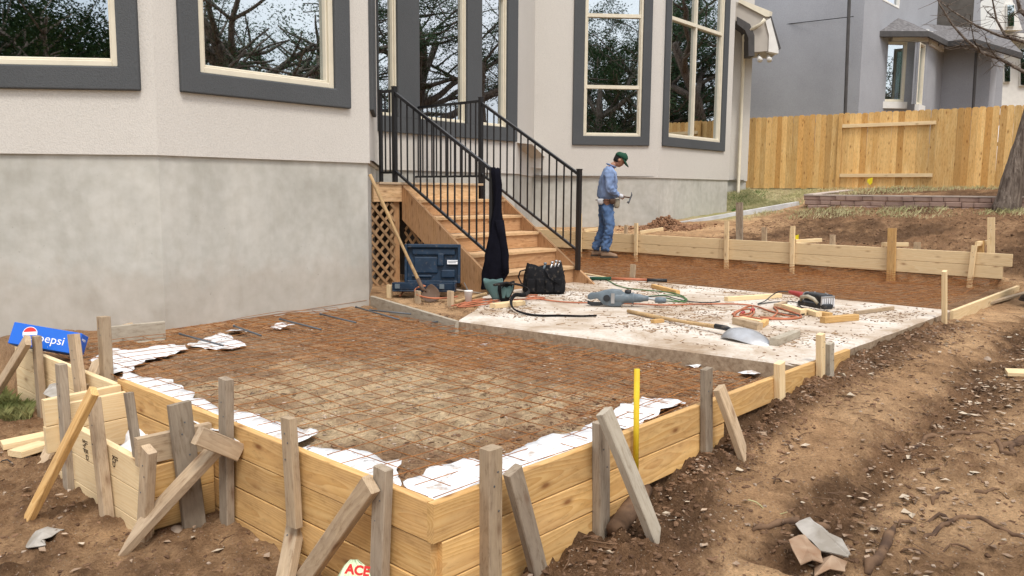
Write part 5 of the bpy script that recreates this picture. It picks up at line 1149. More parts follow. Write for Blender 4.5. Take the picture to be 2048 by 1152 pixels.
def seg(r, lo, hi, m, off):
    n = 24; up = []; dn = []
    for i in range(n+1):
        x = -r+2*r*i/n; c_ = math.sqrt(max(0, r*r-x*x)); w1_ = hi(x) if hi else c_; w2_ = lo(x) if lo else -c_
        w1_ = max(-c_, min(c_, w1_)); w2_ = max(-c_, min(c_, w2_)); up.append(gc+ex*x+ez*max(w1_, w2_)+ny*off); dn.append(gc+ex*x+ez*w2_+ny*off)
    mb = MB(); mb.add(dn+up, [(i, i+1, n+2+i, n+1+i) for i in range(n)]); mb.build('logo_globe', m, box)
seg(.048, None, None, M['print_white'], .0006); seg(.044, lambda x: .012+x*.25, None, M['print_red'], .0012); seg(.044, None, lambda x: -.012+x*.2, M['pepsi_blue'], .0012)
ef = pc+ex*(CW/2+.001)+ny*.02
text('pepsi', .03, M['print_white'], ef-ny*.045+ez*.03, -ny*-1, ez, 'end_lettering', box)
mb = MB(); mb.box(pc+ez*(CH/2+.004)+ex*.05, (.16, .05, .006), Rb); mb.build('torn_flap', M['cardboard'], box)
def slip(label, px, z=-.45, m='paper', name='paper_scrap', cat='paper scrap', bend=.03, ground=True, grp=None):
    pts = [G(x, y, .012) if ground else P(x, y, z) for x, y in px]; c = sum(pts, Vector())/len(pts); bm = bmesh.new()
    vv = [bm.verts.new(p+Z*bend*nse(p.x*9, p.y*9, 2)) for p in pts]; cv = bm.verts.new(c+Z*bend)
    for i in range(len(vv)): bm.faces.new((vv[i], vv[(i+1) % len(vv)], cv))
    bmesh.ops.subdivide_edges(bm, edges=bm.edges[:], cuts=2, use_grid_fill=True)
    for v in bm.verts: v.co.z += nse(v.co.x, v.co.y, 4, 12)*bend*.5
    me = bpy.data.meshes.new(name); bm.to_mesh(me); bm.free(); me.materials.append(M[m]); fix(me); o = bpy.data.objects.new(name, me); link(o); s = o.modifiers.new('t', 'SOLIDIFY'); s.thickness = .003; return tag(o, label, cat, grp)
slip('torn grey paper scrap on the dirt at lower left', [(50, 1092), (72, 1070), (95, 1056), (130, 1058), (105, 1082), (82, 1088), (92, 1100), (60, 1103)], grp='paper scraps')
slip('pale paper scrap caught behind the pier box stake', [(86, 785), (99, 768), (128, 770), (124, 800), (90, 792)], -.1, ground=False, grp='paper scraps')
M['bag_green'] = simple('bag_green', (.60, .70, .45), .4, .4, var=.08)
bag = thing('plastic_bag', PD(705, 1150, 2.62), 'torn pale green plastic bag with red ACE lettering at bottom centre', 'plastic bag')
rings = []
for i, (x0, x1, y) in enumerate(((660, 750, 1186), (668, 745, 1164), (678, 739, 1147), (688, 730, 1131), (700, 716, 1119))):
    ring = []
    for j in range(14):
        q = j/13; x = x0+(x1-x0)*q; ring.append(PD(x, y, 2.62+.02*i-.05*math.sin(math.pi*q)+.012*math.sin(j*2.1+i)))
    rings.append(ring)
mb = MB(); mb.ring_loft(rings, False, False); o = mb.build('bag_sheet', M['bag_green'], bag, True); s_ = o.modifiers.new('t', 'SOLIDIFY'); s_.thickness = .002
text('ACE', .042, M['print_red'], PD(690, 1146, 2.555), PD(735, 1152, 2.56)-PD(690, 1146, 2.555), Z+Vector((0, .3, 0)), 'lettering', bag, bold=.002)
for (x0, y0, x1, y1, w_, lab) in ((4, 900, 112, 877, .14, 'upper pale board lying on the dirt at the left edge'), (30, 918, 92, 898, .14, 'lower pale board lying on the dirt at the left edge')):
    a, b = G(x0, y0, .03), G(x1, y1, .03); o = plank('loose_board', a, b, w_, .038, M['pale_pine'], Vector((0, 1, 0)), None, 2); tag(o, lab, 'board', 'loose boards on the dirt')
a, b = G(2012, 752, .03), G(2120, 756, .03); o = plank('loose_board', a, b, .16, .03, M['pale_pine'], Vector((0, 1, 0)), None, 1); tag(o, 'pale board on the dirt at the right edge', 'board', 'loose boards on the dirt')
a, b = G(1975, 612, .03, -.1), G(2060, 590, .04, -.1); o = plank('loose_board', a, b, .06, .03, M['weathered'], Vector((0, 1, 0)), None, 1); tag(o, 'brown stick of wood past the right end of the far bed', 'board', 'loose boards on the dirt')
a, b = G(1326, 462, .03, .3), G(1597, 411, .04, .7); b.z = P(1597, 411, .9).z; o = plank('grey_beam', PD(1334, 456, 17.3)+Z*.03, PD(1595, 410, 17.6)+Z*.02, .16, .11, M['beam_grey'], Vector((0, 1, 0)), None, 1); tag(o, 'long grey metal stud lying on the dirt behind the back form', 'beam')
# torn roofing/cardboard at the lower right
def flat(name, px, m, par, dz, bend): 
    pts = [G(x, y, dz) for x, y in px]; pts = [q for i, p_ in enumerate(pts) for q in (p_, p_.lerp(pts[(i+1) % len(pts)], .5)+Vector((nse(p_.x*7, p_.y*7, 1)*.02, nse(p_.x*7, p_.y*7, 5)*.02, nse(p_.x*9, p_.y*9, 3)*.05)))]; c = sum(pts, Vector())/len(pts); c.z += bend; mb = MB(); mb.add(pts+[c], [(i, (i+1) % len(pts), len(pts)) for i in range(len(pts))]); o = mb.build(name, M[m], par); s = o.modifiers.new('t', 'SOLIDIFY'); s.thickness = .006; return o
cr = thing('cardboard_scrap', G(1640, 1100), 'torn grey and brown cardboard scrap on the dirt at lower right', 'cardboard scrap')
flat('grey_panel', [(1590, 1070), (1612, 1058), (1622, 1062), (1660, 1092), (1700, 1130), (1695, 1138), (1640, 1125), (1610, 1095)], 'paper', cr, .05, .03)
flat('brown_panel', [(1576, 1103), (1607, 1092), (1640, 1126), (1645, 1150), (1600, 1153)], 'cardboard', cr, .05, .0)
flat('folded_flap', [(1640, 1127), (1695, 1132), (1690, 1152), (1628, 1160)], 'cardboard', cr, .02, .05)
# log offcut under the brace
a, b = G(1232, 1003, .01), G(1290, 985, .015); mb = MB(); mb.tube([a, a.lerp(b, .5), b], [.045, .048, .04], 14); o = mb.build('log_offcut', M['root'], None, True); tag(o, 'short dark log end half buried beneath the right form', 'log')
# flags
for (x, y, yb, Y, lab) in ((1740, 360, 378, 17.5, 'small yellow marker flag by the garden wall near the fence'), (1592, 474, 486, 14.2, 'small yellow marker flag on the dirt behind the back form')):
    c = PD(x, y, Y); fl = thing('marker_flag', c, lab, 'flag', 'yellow marker flags'); mb = MB()
    mb.prism([PD(x-5, y-2, Y), PD(x+5, y-5, Y), PD(x+4, y+6, Y), PD(x, y+10, Y), PD(x-6, y+5, Y)], Vector((.02, .03, 0))); mb.build('cloth', M['flag_yellow'], fl)
    mb = MB(); mb.tube([PD(x-4, y+3, Y), PD(x-5, yb+3, Y)], .003, 5); mb.build('wire', M['metal'], fl)
# ------------------------------------------------------------------ roots and twigs
def root(label, px, r0, r1, z0=-.4, emb=.35, m='root', cat='root', name='tree_root', grp='exposed roots and twigs'):
    pts = [G(x, y, 0, z0) for x, y in px]; outp = []
    for i in range(len(pts)-1):
        for k in range(4):
            q = pts[i].lerp(pts[i+1], k/4); q += Vector((nse(i+k*.3, 3, 1, 2.)*.012, nse(i+k*.3, 7, 1, 2.)*.012, 0)); outp.append(q)
    outp.append(pts[-1]); n = len(outp); emb = emb*.9; rs = [.85*(r0+(r1-r0)*i/(n-1))*(1+.25*nse(i*.45, 2, 5)) for i in range(n)]; rs[0] *= .5; rs[-1] *= .4
    for i, q in enumerate(outp): q.z = gz(q.x, q.y)+rs[i]*emb+(.02*math.sin(i*.9) if r0 < .012 else 0)
    mb = MB(); mb.tube(outp, rs, 8); o = mb.build(name, M[m], None, True); return tag(o, label, cat, grp)
root('long arching root right of centre on the bare dirt', [(1820, 902), (1850, 885), (1900, 868), (1950, 866), (1985, 872)], .02, .012)
root('short root stub left of the arching root', [(1763, 892), (1790, 897), (1808, 903)], .014, .012)
root('root snaking to the right edge near the bottom', [(1846, 1078), (1885, 1050), (1915, 1036), (1960, 1037), (2000, 1058), (2050, 1078)], .014, .014)
root('branching root joining the snaking root from the left', [(1795, 1056), (1830, 1046), (1870, 1040), (1905, 1038)], .010, .010)
root('low thin root near the bottom right', [(1800, 1105), (1850, 1108), (1900, 1095), (1965, 1110)], .008, .005)
root('thick dead root at the lower right beside the leaves', [(1735, 1150), (1765, 1105), (1790, 1050)], .032, .022)
root('curled root at the right edge', [(1995, 880), (2003, 905), (2030, 912), (2020, 895), (2050, 882)], .018, .016)
root('thick root crossing the right edge', [(2005, 896), (2030, 888), (2060, 875)], .024, .026)
root('crooked twig on the dirt right of the pointed brace', [(1548, 968), (1565, 962), (1580, 946)], .007, .003, m='root')
root('small root left of the snaking one', [(1865, 1010), (1878, 988), (1900, 985)], .014, .008)
root('dark root in the right middle of the dirt', [(1950, 985), (1975, 984), (2000, 978)], .014, .008)
root('thin pale stick lying right of the long pale brace', [(1490, 1005), (1530, 1017), (1575, 1030)], .004, .003, m='straw', cat='stick', name='stick')
root('dark root mass behind the torn cardboard', [(1505, 1062), (1545, 1052), (1570, 1045), (1610, 1058), (1660, 1060)], .016, .026)
root('reddish root behind the lowest leaves', [(1850, 955), (1880, 935), (1895, 928)], .01, .006)
root('thin twig near the bottom of the left dirt', [(365, 985), (330, 1000), (345, 980)], .004, .002)
root('fine root across the upper right dirt', [(1940, 825), (1980, 838), (1995, 852)], .006, .005)
root('tree root twig at far left below the boards', [(0, 925), (30, 930), (62, 918)], .005, .003, m='tool_black')

for i, (x, y, r_, lab) in enumerate(((352, 1040, .032, 'brown rounded stone at the bottom left in front of the braces'), (265, 916, .02, 'small brown stone beside the pier box'), (68, 815, .055, 'larger earthy rock at the left behind the loose boards'),
        (590, 1110, .02, 'small stone at the foot of the thick stake'), (1975, 720, .03, 'brown stone at the right near the pale board'), (1668, 735, .045, 'dark lump of earth on the path beside the slab corner'))):
    c = G(x, y, r_*.25); rn_ = random.Random(i); bm = bmesh.new(); bmesh.ops.create_icosphere(bm, subdivisions=3, radius=r_)
    for v in bm.verts: n_s = nse(v.co.x/r_+i*9, v.co.y/r_, v.co.z/r_, 1.1); v.co *= 1+.35*n_s; v.co.z *= .7
    me = bpy.data.meshes.new('stone'); bm.to_mesh(me); bm.free(); me.materials.append(M['clod'] if i in (2, 5) else M['pebble_dull']); me.polygons.foreach_set('use_smooth', [True]*len(me.polygons)); o = bpy.data.objects.new('stone', me); col.objects.link(o); o.location = c; tag(o, lab, 'stone', 'stones on the dirt')
# ------------------------------------------------------------------ loose soil clods, pebbles, leaves (uncountable)
def clodmesh(seed):
    rnd = random.Random(seed); bm = bmesh.new(); bmesh.ops.create_icosphere(bm, subdivisions=1, radius=1)
    for v in bm.verts: v.co = v.co*(.55+.8*rnd.random()); v.co.z *= .75
    vs = [v.co.copy() for v in bm.verts]; fs = [tuple(v.index for v in f.verts) for f in bm.faces]; bm.free(); return np.array([tuple(v) for v in vs]), fs
cm = [clodmesh(i) for i in range(7)]
def scatter(name, label, gen, n, smin, smax, mtl, flat=1., cat='soil', pw=3., sink=.3):
    vs, fs = [], []; off = 0; rnd = random.Random(name+str(n)); k = 0; tries = 0
    while k < n and tries < n*30:
        tries += 1; p = gen(rnd)
        if p is None: continue
        s = smin+(smax-smin)*rnd.random()**pw; v_, f_ = cm[rnd.randrange(7)]; a = rnd.random()*6.28; ca_, sa_ = math.cos(a), math.sin(a)
        x = v_[:, 0]*s; y = v_[:, 1]*s*rnd.uniform(.6, 1); zz = v_[:, 2]*s*flat
        vs.append(np.stack([p[0]+x*ca_-y*sa_, p[1]+x*sa_+y*ca_, p[2]+zz+s*flat*sink], -1)); fs += [tuple(i+off for i in f) for f in f_]; off += len(v_); k += 1
    me = bpy.data.meshes.new(name); me.from_pydata(np.concatenate(vs).tolist(), [], fs); me.materials.append(mtl); me.update()
    o = bpy.data.objects.new(name, me); col.objects.link(o); return tag(o, label, None, None, 'stuff')
def in_box(u, v):
    return (1.92 < u < 12.3 and 2.14 < v < 12) or (1.55 < u < 1.98 and 3.78 < v < 7)
def gen_loose(r):
    m = r.random()
    if m < .5: u = r.uniform(1.7, 8.5); v = 2.12-abs(r.gauss(0, .13 if u > 3.6 else .4))
    elif m < .72: u = r.uniform(1.6, 9); u = r.uniform(3.2, 9.5); v = 1.42+r.gauss(0, .16)-(abs(r.gauss(0, .5)) if r.random() < .5 else 0)
    elif m < .9: u = r.uniform(.4, 1.92); v = r.uniform(2.4, 6.6)
    else: u = r.uniform(2, 12); v = r.uniform(-1.5, 2.1)
    if in_box(u, v): return None
    q = W(u, v); return (q.x, q.y, gz(q.x, q.y))
def gen_mound(r):
    u = r.uniform(12.4, 17); v = r.uniform(-1, 7.5); q = W(u, v)
    if q.y > 16.5 or (q.x > 5.5 and (q-rwa).dot(rn) < .15): return None
    return (q.x, q.y, gz(q.x, q.y))
def gen_bed(r):
    u = r.uniform(2., 5.1); v = r.uniform(2.25, 6.8); q = W(u, v)
    if (q-c01).cross(c1-c01).z < 0: return None
    return (q.x, q.y, gz(q.x, q.y))
def gen_bedtrench(r):
    if r.random() < .5: u = 5.12-abs(r.gauss(0, .12)); v = r.uniform(2.3, 6)
    else: u = r.uniform(2.1, 4.5); v = 2.5+abs(r.gauss(0, .25))
    q = W(u, v); return (q.x, q.y, gz(q.x, q.y))
def gen_slab(r):
    u = r.uniform(5.3, 8.7); v = r.uniform(2.25, 6.2)
    if nse(u, v, 3, 1.2) < -.05 and r.random() < .85: return None
    q = W(u, v); return (q.x, q.y, .0)
def gen_wall(r):
    t = r.random(); q = W(12.75+r.gauss(0, .3), r.uniform(9, 11.2)); return (q.x, q.y, gz(q.x, q.y)+.02)
scatter('soil_clods', 'loose dark clods of soil around the forms', gen_loose, 15000, .003, .021, M['clod'], .8, pw=4., sink=-.1)
scatter('mound_clods', 'dark clods on the soil mound behind the far form', gen_mound, 5000, .01, .04, M['clod'], .7, pw=3.5, sink=-.1)
scatter('bed_clods', 'small clods and gravel in the near bed', gen_bed, 4000, .003, .014, M['pebble_dull'], .5)
scatter('bed_dark_clods', 'dark clods in the trench edges of the near bed', gen_bedtrench, 2200, .004, .02, M['clod'], .7, pw=3.5, sink=0)
scatter('pebbles', 'small pale stones and chips in the dirt', gen_loose, 2200, .002, .014, M['pebble_dull'], .7, pw=4)
scatter('slab_crumbs', 'crumbs of soil scattered on the slab', gen_slab, 6000, .002, .015, M['clod'], .5)
def gen_heap(r):
    c_ = PD(1330, 462, 16.55); x, y = c_.x+r.gauss(0, .33), c_.y+r.gauss(0, .22); d2 = ((x-c_.x)/.33)**2+((y-c_.y)/.25)**2
    return (x, y, gz(x, y)+.26*math.exp(-d2)*r.uniform(.3, 1.))
scatter('wall_heap', 'small heap of reddish soil below the house wall', gen_heap, 2600, .012, .04, M['clod_red'])
def blades(name, label, gen, n, mtl, h0, h1, w_, lean=.5, leaf=False):
    vs, fs = [], []; rnd = random.Random(name); k = 0; tries = 0
    while k < n and tries < n*20:
        tries += 1; p = gen(rnd)
        if p is None: continue
        p = Vector(p); a = rnd.random()*6.28; d = Vector((math.cos(a), math.sin(a), 0)); s = Vector((-d.y, d.x, 0)); i = len(vs)
        if leaf:
            L = rnd.uniform(h0, h1); ww = L*w_; t = rnd.uniform(-.4, .4)
            up = Z*rnd.uniform(.0, .5)*L
            vs += [p+Z*.004, p+d*L*.5+s*ww+up*rnd.uniform(0, 1)+Z*.005, p+d*L+up*.4+Z*.004, p+d*L*.5-s*ww+up*rnd.uniform(0, 1)+Z*.005, p+d*L*.5+Z*.002]; fs += [(i, i+1, i+4), (i+1, i+2, i+4), (i+2, i+3, i+4), (i+3, i, i+4)]
        else:
            h = rnd.uniform(h0, h1); ln = d*h*rnd.uniform(0, lean); vs += [p-s*w_, p+s*w_, p+Z*h*.6+ln*.4+s*w_*.6, p+Z*h+ln]; fs += [(i, i+1, i+2), (i, i+2, i+3)]
        k += 1
    me = newmesh(name, vs, fs, mtl); o = bpy.data.objects.new(name, me); col.objects.link(o); return tag(o, label, None, None, 'stuff')
def gen_leaf(r):
    m = r.random()
    if m < .55: u = r.uniform(1.8, 8); u = r.uniform(3.2, 9.5); v = 1.38-(abs(r.gauss(0, .4)) if r.random() < .75 else r.gauss(0, .12))
    elif m < .75: u = r.uniform(2, 9); v = 2.1-abs(r.gauss(0, .35))
    elif m < .85: u = r.uniform(.5, 1.9); v = r.uniform(2.5, 6.5)
    else: u = r.uniform(3, 10); v = r.uniform(-2, 2)
    if in_box(u, v): return None
    q = W(u, v); return (q.x, q.y, gz(q.x, q.y)+.006)
blades('fallen_leaves', 'dry fallen leaves scattered on the dirt', gen_leaf, 1000, M['leaf_dry'], .02, .058, .28, leaf=True)
M['leaf_pale'] = simple('leaf_pale', (.54, .45, .34), .8, .2, scale=3)
blades('pale_fallen_leaves', 'bleached pale leaves scattered on the dirt', gen_leaf, 230, M['leaf_pale'], .02, .065, .3, leaf=True)
def gen_twig(r):
    p = gen_loose(r); return p
vs, fs = [], []; rr = random.Random(5); mb = MB()
for i in range(800):
    p = gen_leaf(rr)
    if p is None: continue
    a = rr.random()*6.28; L = rr.uniform(.03, .14); p = Vector(p); d = Vector((math.cos(a), math.sin(a), rr.uniform(-.05, .12))); mb.tube([p, p+d*L*.5+Vector((0, 0, .003)), p+d*L+Vector((-d.y, d.x, 0))*L*.12], rr.uniform(.001, .0028), 3, False)
tag(mb.build('small_twigs', M['root']), 'tiny twigs littering the dirt', None, None, 'stuff')
mb = MB()       # rusty tie wire ends and straw in the beds
for i in range(1500):
    p = gen_bed(rr)
    if p is None: continue
    a = rr.random()*6.28; L = rr.uniform(.02, .10); p = Vector(p)+Z*.006; d = Vector((math.cos(a), math.sin(a), rr.uniform(0, .1))); mb.tube([p, p+d*L], rr.uniform(.001, .0022), 3, False)
tag(mb.build('bed_litter', M['root']), 'roots and wood fibres littering the near bed', None, None, 'stuff')
mb = MB()
for i in range(1100):
    q = gen_slab(rr)
    if q is None: continue
    a = rr.random()*6.28; L = rr.uniform(.02, .12); p = Vector(q)+Z*.004; d = Vector((math.cos(a), math.sin(a), 0)); mb.tube([p, p+d*L], rr.uniform(.0015, .003), 3, False)
tag(mb.build('wood_splinters', M['lattice_wood']), 'wood splinters and sawdust scattered on the slab', None, None, 'stuff')
def gen_lawn(r):
    p = PD(r.uniform(1440, 2048), 400, r.uniform(17.5, 22)); x, y = p.x, p.y
    q = Vector((x, y, 0))
    if (q-fa).dot(fn) < .05 or x < 4.9: return None
    if x > 6.2 and (q-rwa).dot(rn) < 0.2 and r.random() < .93: return None
    if y < 19.8 and x < 5.4: return None
    return (x, y, gz(x, y))
blades('dry_lawn', 'thin dry straw coloured lawn before the fence', gen_lawn, 16000, M['straw'], .03, .09, .004, 1.2)
def gen_green(r):
    p = PD(1480+r.gauss(0, 22), 400, 20.6+r.gauss(0, .55)); return (p.x, p.y, gz(p.x, p.y)) if p.x > 5.25 and p.y < 21.4 else None
blades('green_grass_patch', 'patch of fresh green grass under the downspout', gen_green, 6000, M['green_grass'], .02, .06, .004, 1.2)
def gen_edge(r):
    p = Vector((r.uniform(3.2, 12.), 0, 0)); q = rwa+rd*r.uniform(-1, 6)+rn*r.uniform(.15, 1.1); return (q.x, q.y, gz(q.x, q.y)) if r.random() < max(0, nse(q.x, q.y, 2, 1.3)+.2) else None
blades('straw_tufts', 'dry straw tufts at the foot of the garden wall', gen_edge, 2500, M['straw'], .03, .10, .004, 1.3)
def gen_lg(r):
    p = P(r.uniform(-60, 62), r.uniform(772, 842), -.45)
    if p.dot(U) > 1.86: return None
    return (p.x, p.y, gz(p.x, p.y))
blades('left_grass', 'tuft of yellowish grass beside the form boards at the left edge', gen_lg, 4500, M['grass'], .03, .09, .003, 1.)
print('litter ok')

# ------------------------------------------------------------------ people
def skin_obj(name, joints, edges, m, parent, root, sub=2, smooth=True):
    """joints: {key: (vec, rx, ry)}"""
    keys = list(joints); vs = [joints[k][0] for k in keys]; me = bpy.data.meshes.new(name); me.from_pydata([tuple(v) for v in vs], [(keys.index(a), keys.index(b)) for a, b in edges], [])
    me.materials.append(m); o = bpy.data.objects.new(name, me); link(o, parent); mod = o.modifiers.new('skin', 'SKIN'); mod.use_smooth_shade = True
    sv = me.skin_vertices[0].data if me.skin_vertices else None
    if sv is None:
        bpy.context.view_layer.objects.active = o
        me.skin_vertices.new() if hasattr(me.skin_vertices, 'new') else None; sv = me.skin_vertices[0].data
    for i, k in enumerate(keys): sv[i].radius = (joints[k][1], joints[k][2]); sv[i].use_root = (k == root)
    s = o.modifiers.new('sub', 'SUBSURF'); s.levels = s.render_levels = sub; return o
def person(label, O, F, Hs, J, mats, parts=True, hands=True, bow=25):
    """J joints in (forward, left, up) metres for a 1.8 m figure; O ground point; F facing"""
    t = thing('person', O, label, 'person'); F = F.normalized(); Lf = Z.cross(F)
    def T(p): return O+(F*p[0]+Lf*p[1]+Z*p[2])*Hs
    def jt(d): return {k: (T(v[0]), v[1]*Hs, v[2]*Hs) for k, v in d.items()}
    # body: one continuous surface from head to hands and feet
    hd = J['head']; nk = J['neck']; ch = J['chest']; ab = J['belly']; pv = J['pelvis']
    body = {'pelvis': (pv, .09, .10), 'belly': (ab, .09, .10), 'chest': (ch, .10, .12), 'neckb': (nk, .055, .055), 'headb': ((nk[0]*.45+hd[0]*.55, hd[1], nk[2]*.45+hd[2]*.55-.01), .062, .062)}
    E_ = [('pelvis', 'belly'), ('belly', 'chest'), ('chest', 'neckb'), ('neckb', 'headb')]
    for s in ('l', 'r'):
        body.update({'sh'+s: (J['sh'+s], .052, .052), 'el'+s: (J['el'+s], .042, .042), 'wr'+s: (J['wr'+s], .026, .026), 'pa'+s: (J['pa'+s], .036, .022), 'hp'+s: (J['hp'+s], .07, .07), 'kn'+s: (J['kn'+s], .055, .055), 'an'+s: (J['an'+s], .035, .035)})
        E_ += [('chest', 'sh'+s), ('sh'+s, 'el'+s), ('el'+s, 'wr'+s), ('wr'+s, 'pa'+s), ('pelvis', 'hp'+s), ('hp'+s, 'kn'+s), ('kn'+s, 'an'+s)]
        # five fingers curled round the tool
        wr, pa = Vector(J['wr'+s]), Vector(J['pa'+s]); dr = (pa-wr).normalized()
        for f_ in range(4):
            o_ = Vector((0, 0, .022-.015*f_)) if abs(dr.z) < .7 else Vector((.022-.015*f_, 0, 0)); L = (.030, .034, .032, .026)[f_]; side = Vector((0, 1 if s == 'r' else -1, 0))
            body['f%d0%s' % (f_, s)] = (tuple(pa+o_), .010, .010); body['f%d1%s' % (f_, s)] = (tuple(pa+o_+dr*L), .0085, .0085); body['f%d2%s' % (f_, s)] = (tuple(pa+o_+dr*L+side*.02-dr*.012), .0075, .0075)
            E_ += [('pa'+s, 'f%d0%s' % (f_, s)), ('f%d0%s' % (f_, s), 'f%d1%s' % (f_, s)), ('f%d1%s' % (f_, s), 'f%d2%s' % (f_, s))]
        th = pa-dr*.03+Vector((0, 0, .028)); body['t0'+s] = (tuple(th), .011, .011); body['t1'+s] = (tuple(th+dr*.04+Vector((0, 0, .012))), .009, .009); E_ += [('wr'+s, 't0'+s), ('t0'+s, 't1'+s)]
    skin_obj('body', jt(body), E_, mats['skin'], t, 'pelvis', 2)
    # head with face: lofted rings tipped forward
    hb = T(hd); tilt = R(bow); hf = (F*math.cos(tilt)-Z*math.sin(tilt)); hu = (Z*math.cos(tilt)+F*math.sin(tilt)); hl = Lf
    rings = []
    for zz, rf, rbk, rs in ((-.125, .03, .03, .03), (-.115, .062, .035, .042), (-.09, .082, .06, .058), (-.06, .086, .075, .066), (-.03, .088, .09, .071), (.0, .090, .098, .075), (.03, .092, .103, .077), (.06, .088, .102, .075), (.09, .07, .085, .062), (.112, .035, .045, .035), (.118, .008, .01, .008)):
        ring = []
        for j in range(24):
            q = 2*math.pi*j/24; cx, sy = math.cos(q), math.sin(q); f = (rf if cx > 0 else rbk)*cx; extra = 0
            if cx > .9: extra = {-.03: .018, -.06: .006, .0: .008, -.09: .004}.get(zz, 0)      # nose, lips
            if .6 < cx < .92 and zz == .0: extra = -.010       # eye sockets
            ring.append(hb+(hf*(f+extra)+hl*(sy*rs)+hu*zz)*Hs)
        rings.append(ring)
    mb = MB(); mb.ring_loft(rings); ho = mb.build('head', mats['skin'], t, True); sb = ho.modifiers.new('s', 'SUBSURF'); sb.levels = sb.render_levels = 1
    for s in (1, -1):
        mb = MB(); lathe(mb, hb+(hl*s*.072+hu*-.012-hf*.005)*Hs, [(.0, -.004), (.026, .0), (.03, .008), (.018, .014), (0, .015)], 12, (hl*s-hf*.3).normalized()); mb.build('ear', mats['skin'], t, True)
        mb = MB(); lathe(mb, hb+(hl*s*.032+hu*.004+hf*.080)*Hs, [(.0, 0), (.009, .003), (.006, .008), (0, .009)], 8, hf); mb.build('eye', M['hair'], t, True)
    rings = []
    for zz, r_ in ((-.075, .074), (-.04, .09), (.0, .1), (.05, .104), (.09, .09), (.118, .05), (.126, .01)):
        rings.append([hb+(hf*(math.cos(q)*(r_*1.02) if math.cos(q) < .1 else .1*r_*.2)-hf*.008+hl*math.sin(q)*r_*.80+hu*zz)*Hs for q in [2*math.pi*j/20 for j in range(20)]])
    mb = MB(); mb.ring_loft(rings); mb.build('hair', M['hair'], t, True)
    # shirt
    m_ = mats; sj = {'chest': (ch, .175, .205), 'belly': (ab, .170, .185), 'hem': (tuple(Vector(pv)+Vector((0, 0, -.02))), .165, .18), 'col': (tuple(Vector(nk)*.92+Vector(ch)*.08), .088, .09)}
    E_ = [('hem', 'belly'), ('belly', 'chest'), ('chest', 'col')]
    for s in ('l', 'r'):
        mid_el = tuple(Vector(J['el'+s])*.5+Vector(J['sh'+s])*.5); fo = tuple(Vector(J['el'+s])*.45+Vector(J['wr'+s])*.55)
        sj.update({'sh'+s: (J['sh'+s], .092, .092), 'ua'+s: (mid_el, .080, .078), 'el'+s: (J['el'+s], .072, .068), 'fo'+s: (fo, .06, .057), 'wr'+s: (J['wr'+s], .043, .040)}); E_ += [('chest', 'sh'+s), ('sh'+s, 'ua'+s), ('ua'+s, 'el'+s), ('el'+s, 'fo'+s), ('fo'+s, 'wr'+s)]
    so_ = skin_obj('shirt', jt(sj), E_, mats['shirt'], t, 'hem', 3)
    def wrinkle(o, sc2, st):
        tx = bpy.data.textures.new('fold', 'CLOUDS'); tx.noise_scale = sc2; d = o.modifiers.new('fold', 'DISPLACE'); d.texture = tx; d.strength = st; d.mid_level = .5; d.texture_coords = 'GLOBAL'
    wrinkle(so_, .055, .06)
    lj = {'waist': (tuple(Vector(pv)+Vector((0, 0, .04))), .14, .16), 'pelvis': (pv, .15, .17)}; E_ = [('waist', 'pelvis')]
    for s in ('l', 'r'):
        h_, k_, a_ = Vector(J['hp'+s]), Vector(J['kn'+s]), Vector(J['an'+s])
        lj.update({'hp'+s: (tuple(h_), .125, .12), 'th'+s: (tuple(h_.lerp(k_, .5)), .110, .108), 'kn'+s: (tuple(k_), .092, .090), 'cf'+s: (tuple(k_.lerp(a_, .5)), .086, .085), 'an'+s: (tuple(a_.lerp(k_, -.1)), .080, .080)})
        E_ += [('pelvis', 'hp'+s), ('hp'+s, 'th'+s), ('th'+s, 'kn'+s), ('kn'+s, 'cf'+s), ('cf'+s, 'an'+s)]
    jo = skin_obj('trousers', jt(lj), E_, mats['trousers'], t, 'waist', 3); wrinkle(jo, .05, .06)
    for s in ('l', 'r'):
        a_ = Vector(J['an'+s]); b0 = a_-Vector((.06, 0, 0)); rings = []
        for x, hw_, z1_ in ((-.075, .02, .05), (-.06, .036, .10), (-.02, .042, .125), (.05, .042, .10), (.12, .050, .07), (.18, .046, .055), (.215, .022, .04)):
            rings.append([T((a_.x+x, a_.y+hw_*y, a_.z-.115+(z1_*z if z > 0 else .0))) for y, z in ((-1, 0), (1, 0), (1, .35), (.8, .8), (.3, 1), (-.3, 1), (-.8, .8), (-1, .35))])
        mb = MB(); mb.ring_loft(rings); bo = mb.build('boot', mats['boot'], t, True); q = bo.modifiers.new('s', 'SUBSURF'); q.levels = q.render_levels = 1
        mb = MB(); mb.prism([T((a_.x+x, a_.y+y, a_.z-.128)) for x, y in ((-.085, -.035), (.05, -.045), (.14, -.055), (.2, -.04), (.225, 0), (.2, .04), (.14, .055), (.05, .045), (-.085, .035))], Z*.022); mb.build('sole', M['boot_sole'], bo)
    return t, T, hb, hf, hu, hl
wo = P(1212, 514, .0); wo.z = gz(wo.x, wo.y)-.0
wo = P(1212, 514, .02); wo.z = .02
Hs = (PD(1238, 303, wo.y).z-wo.z)/1.815
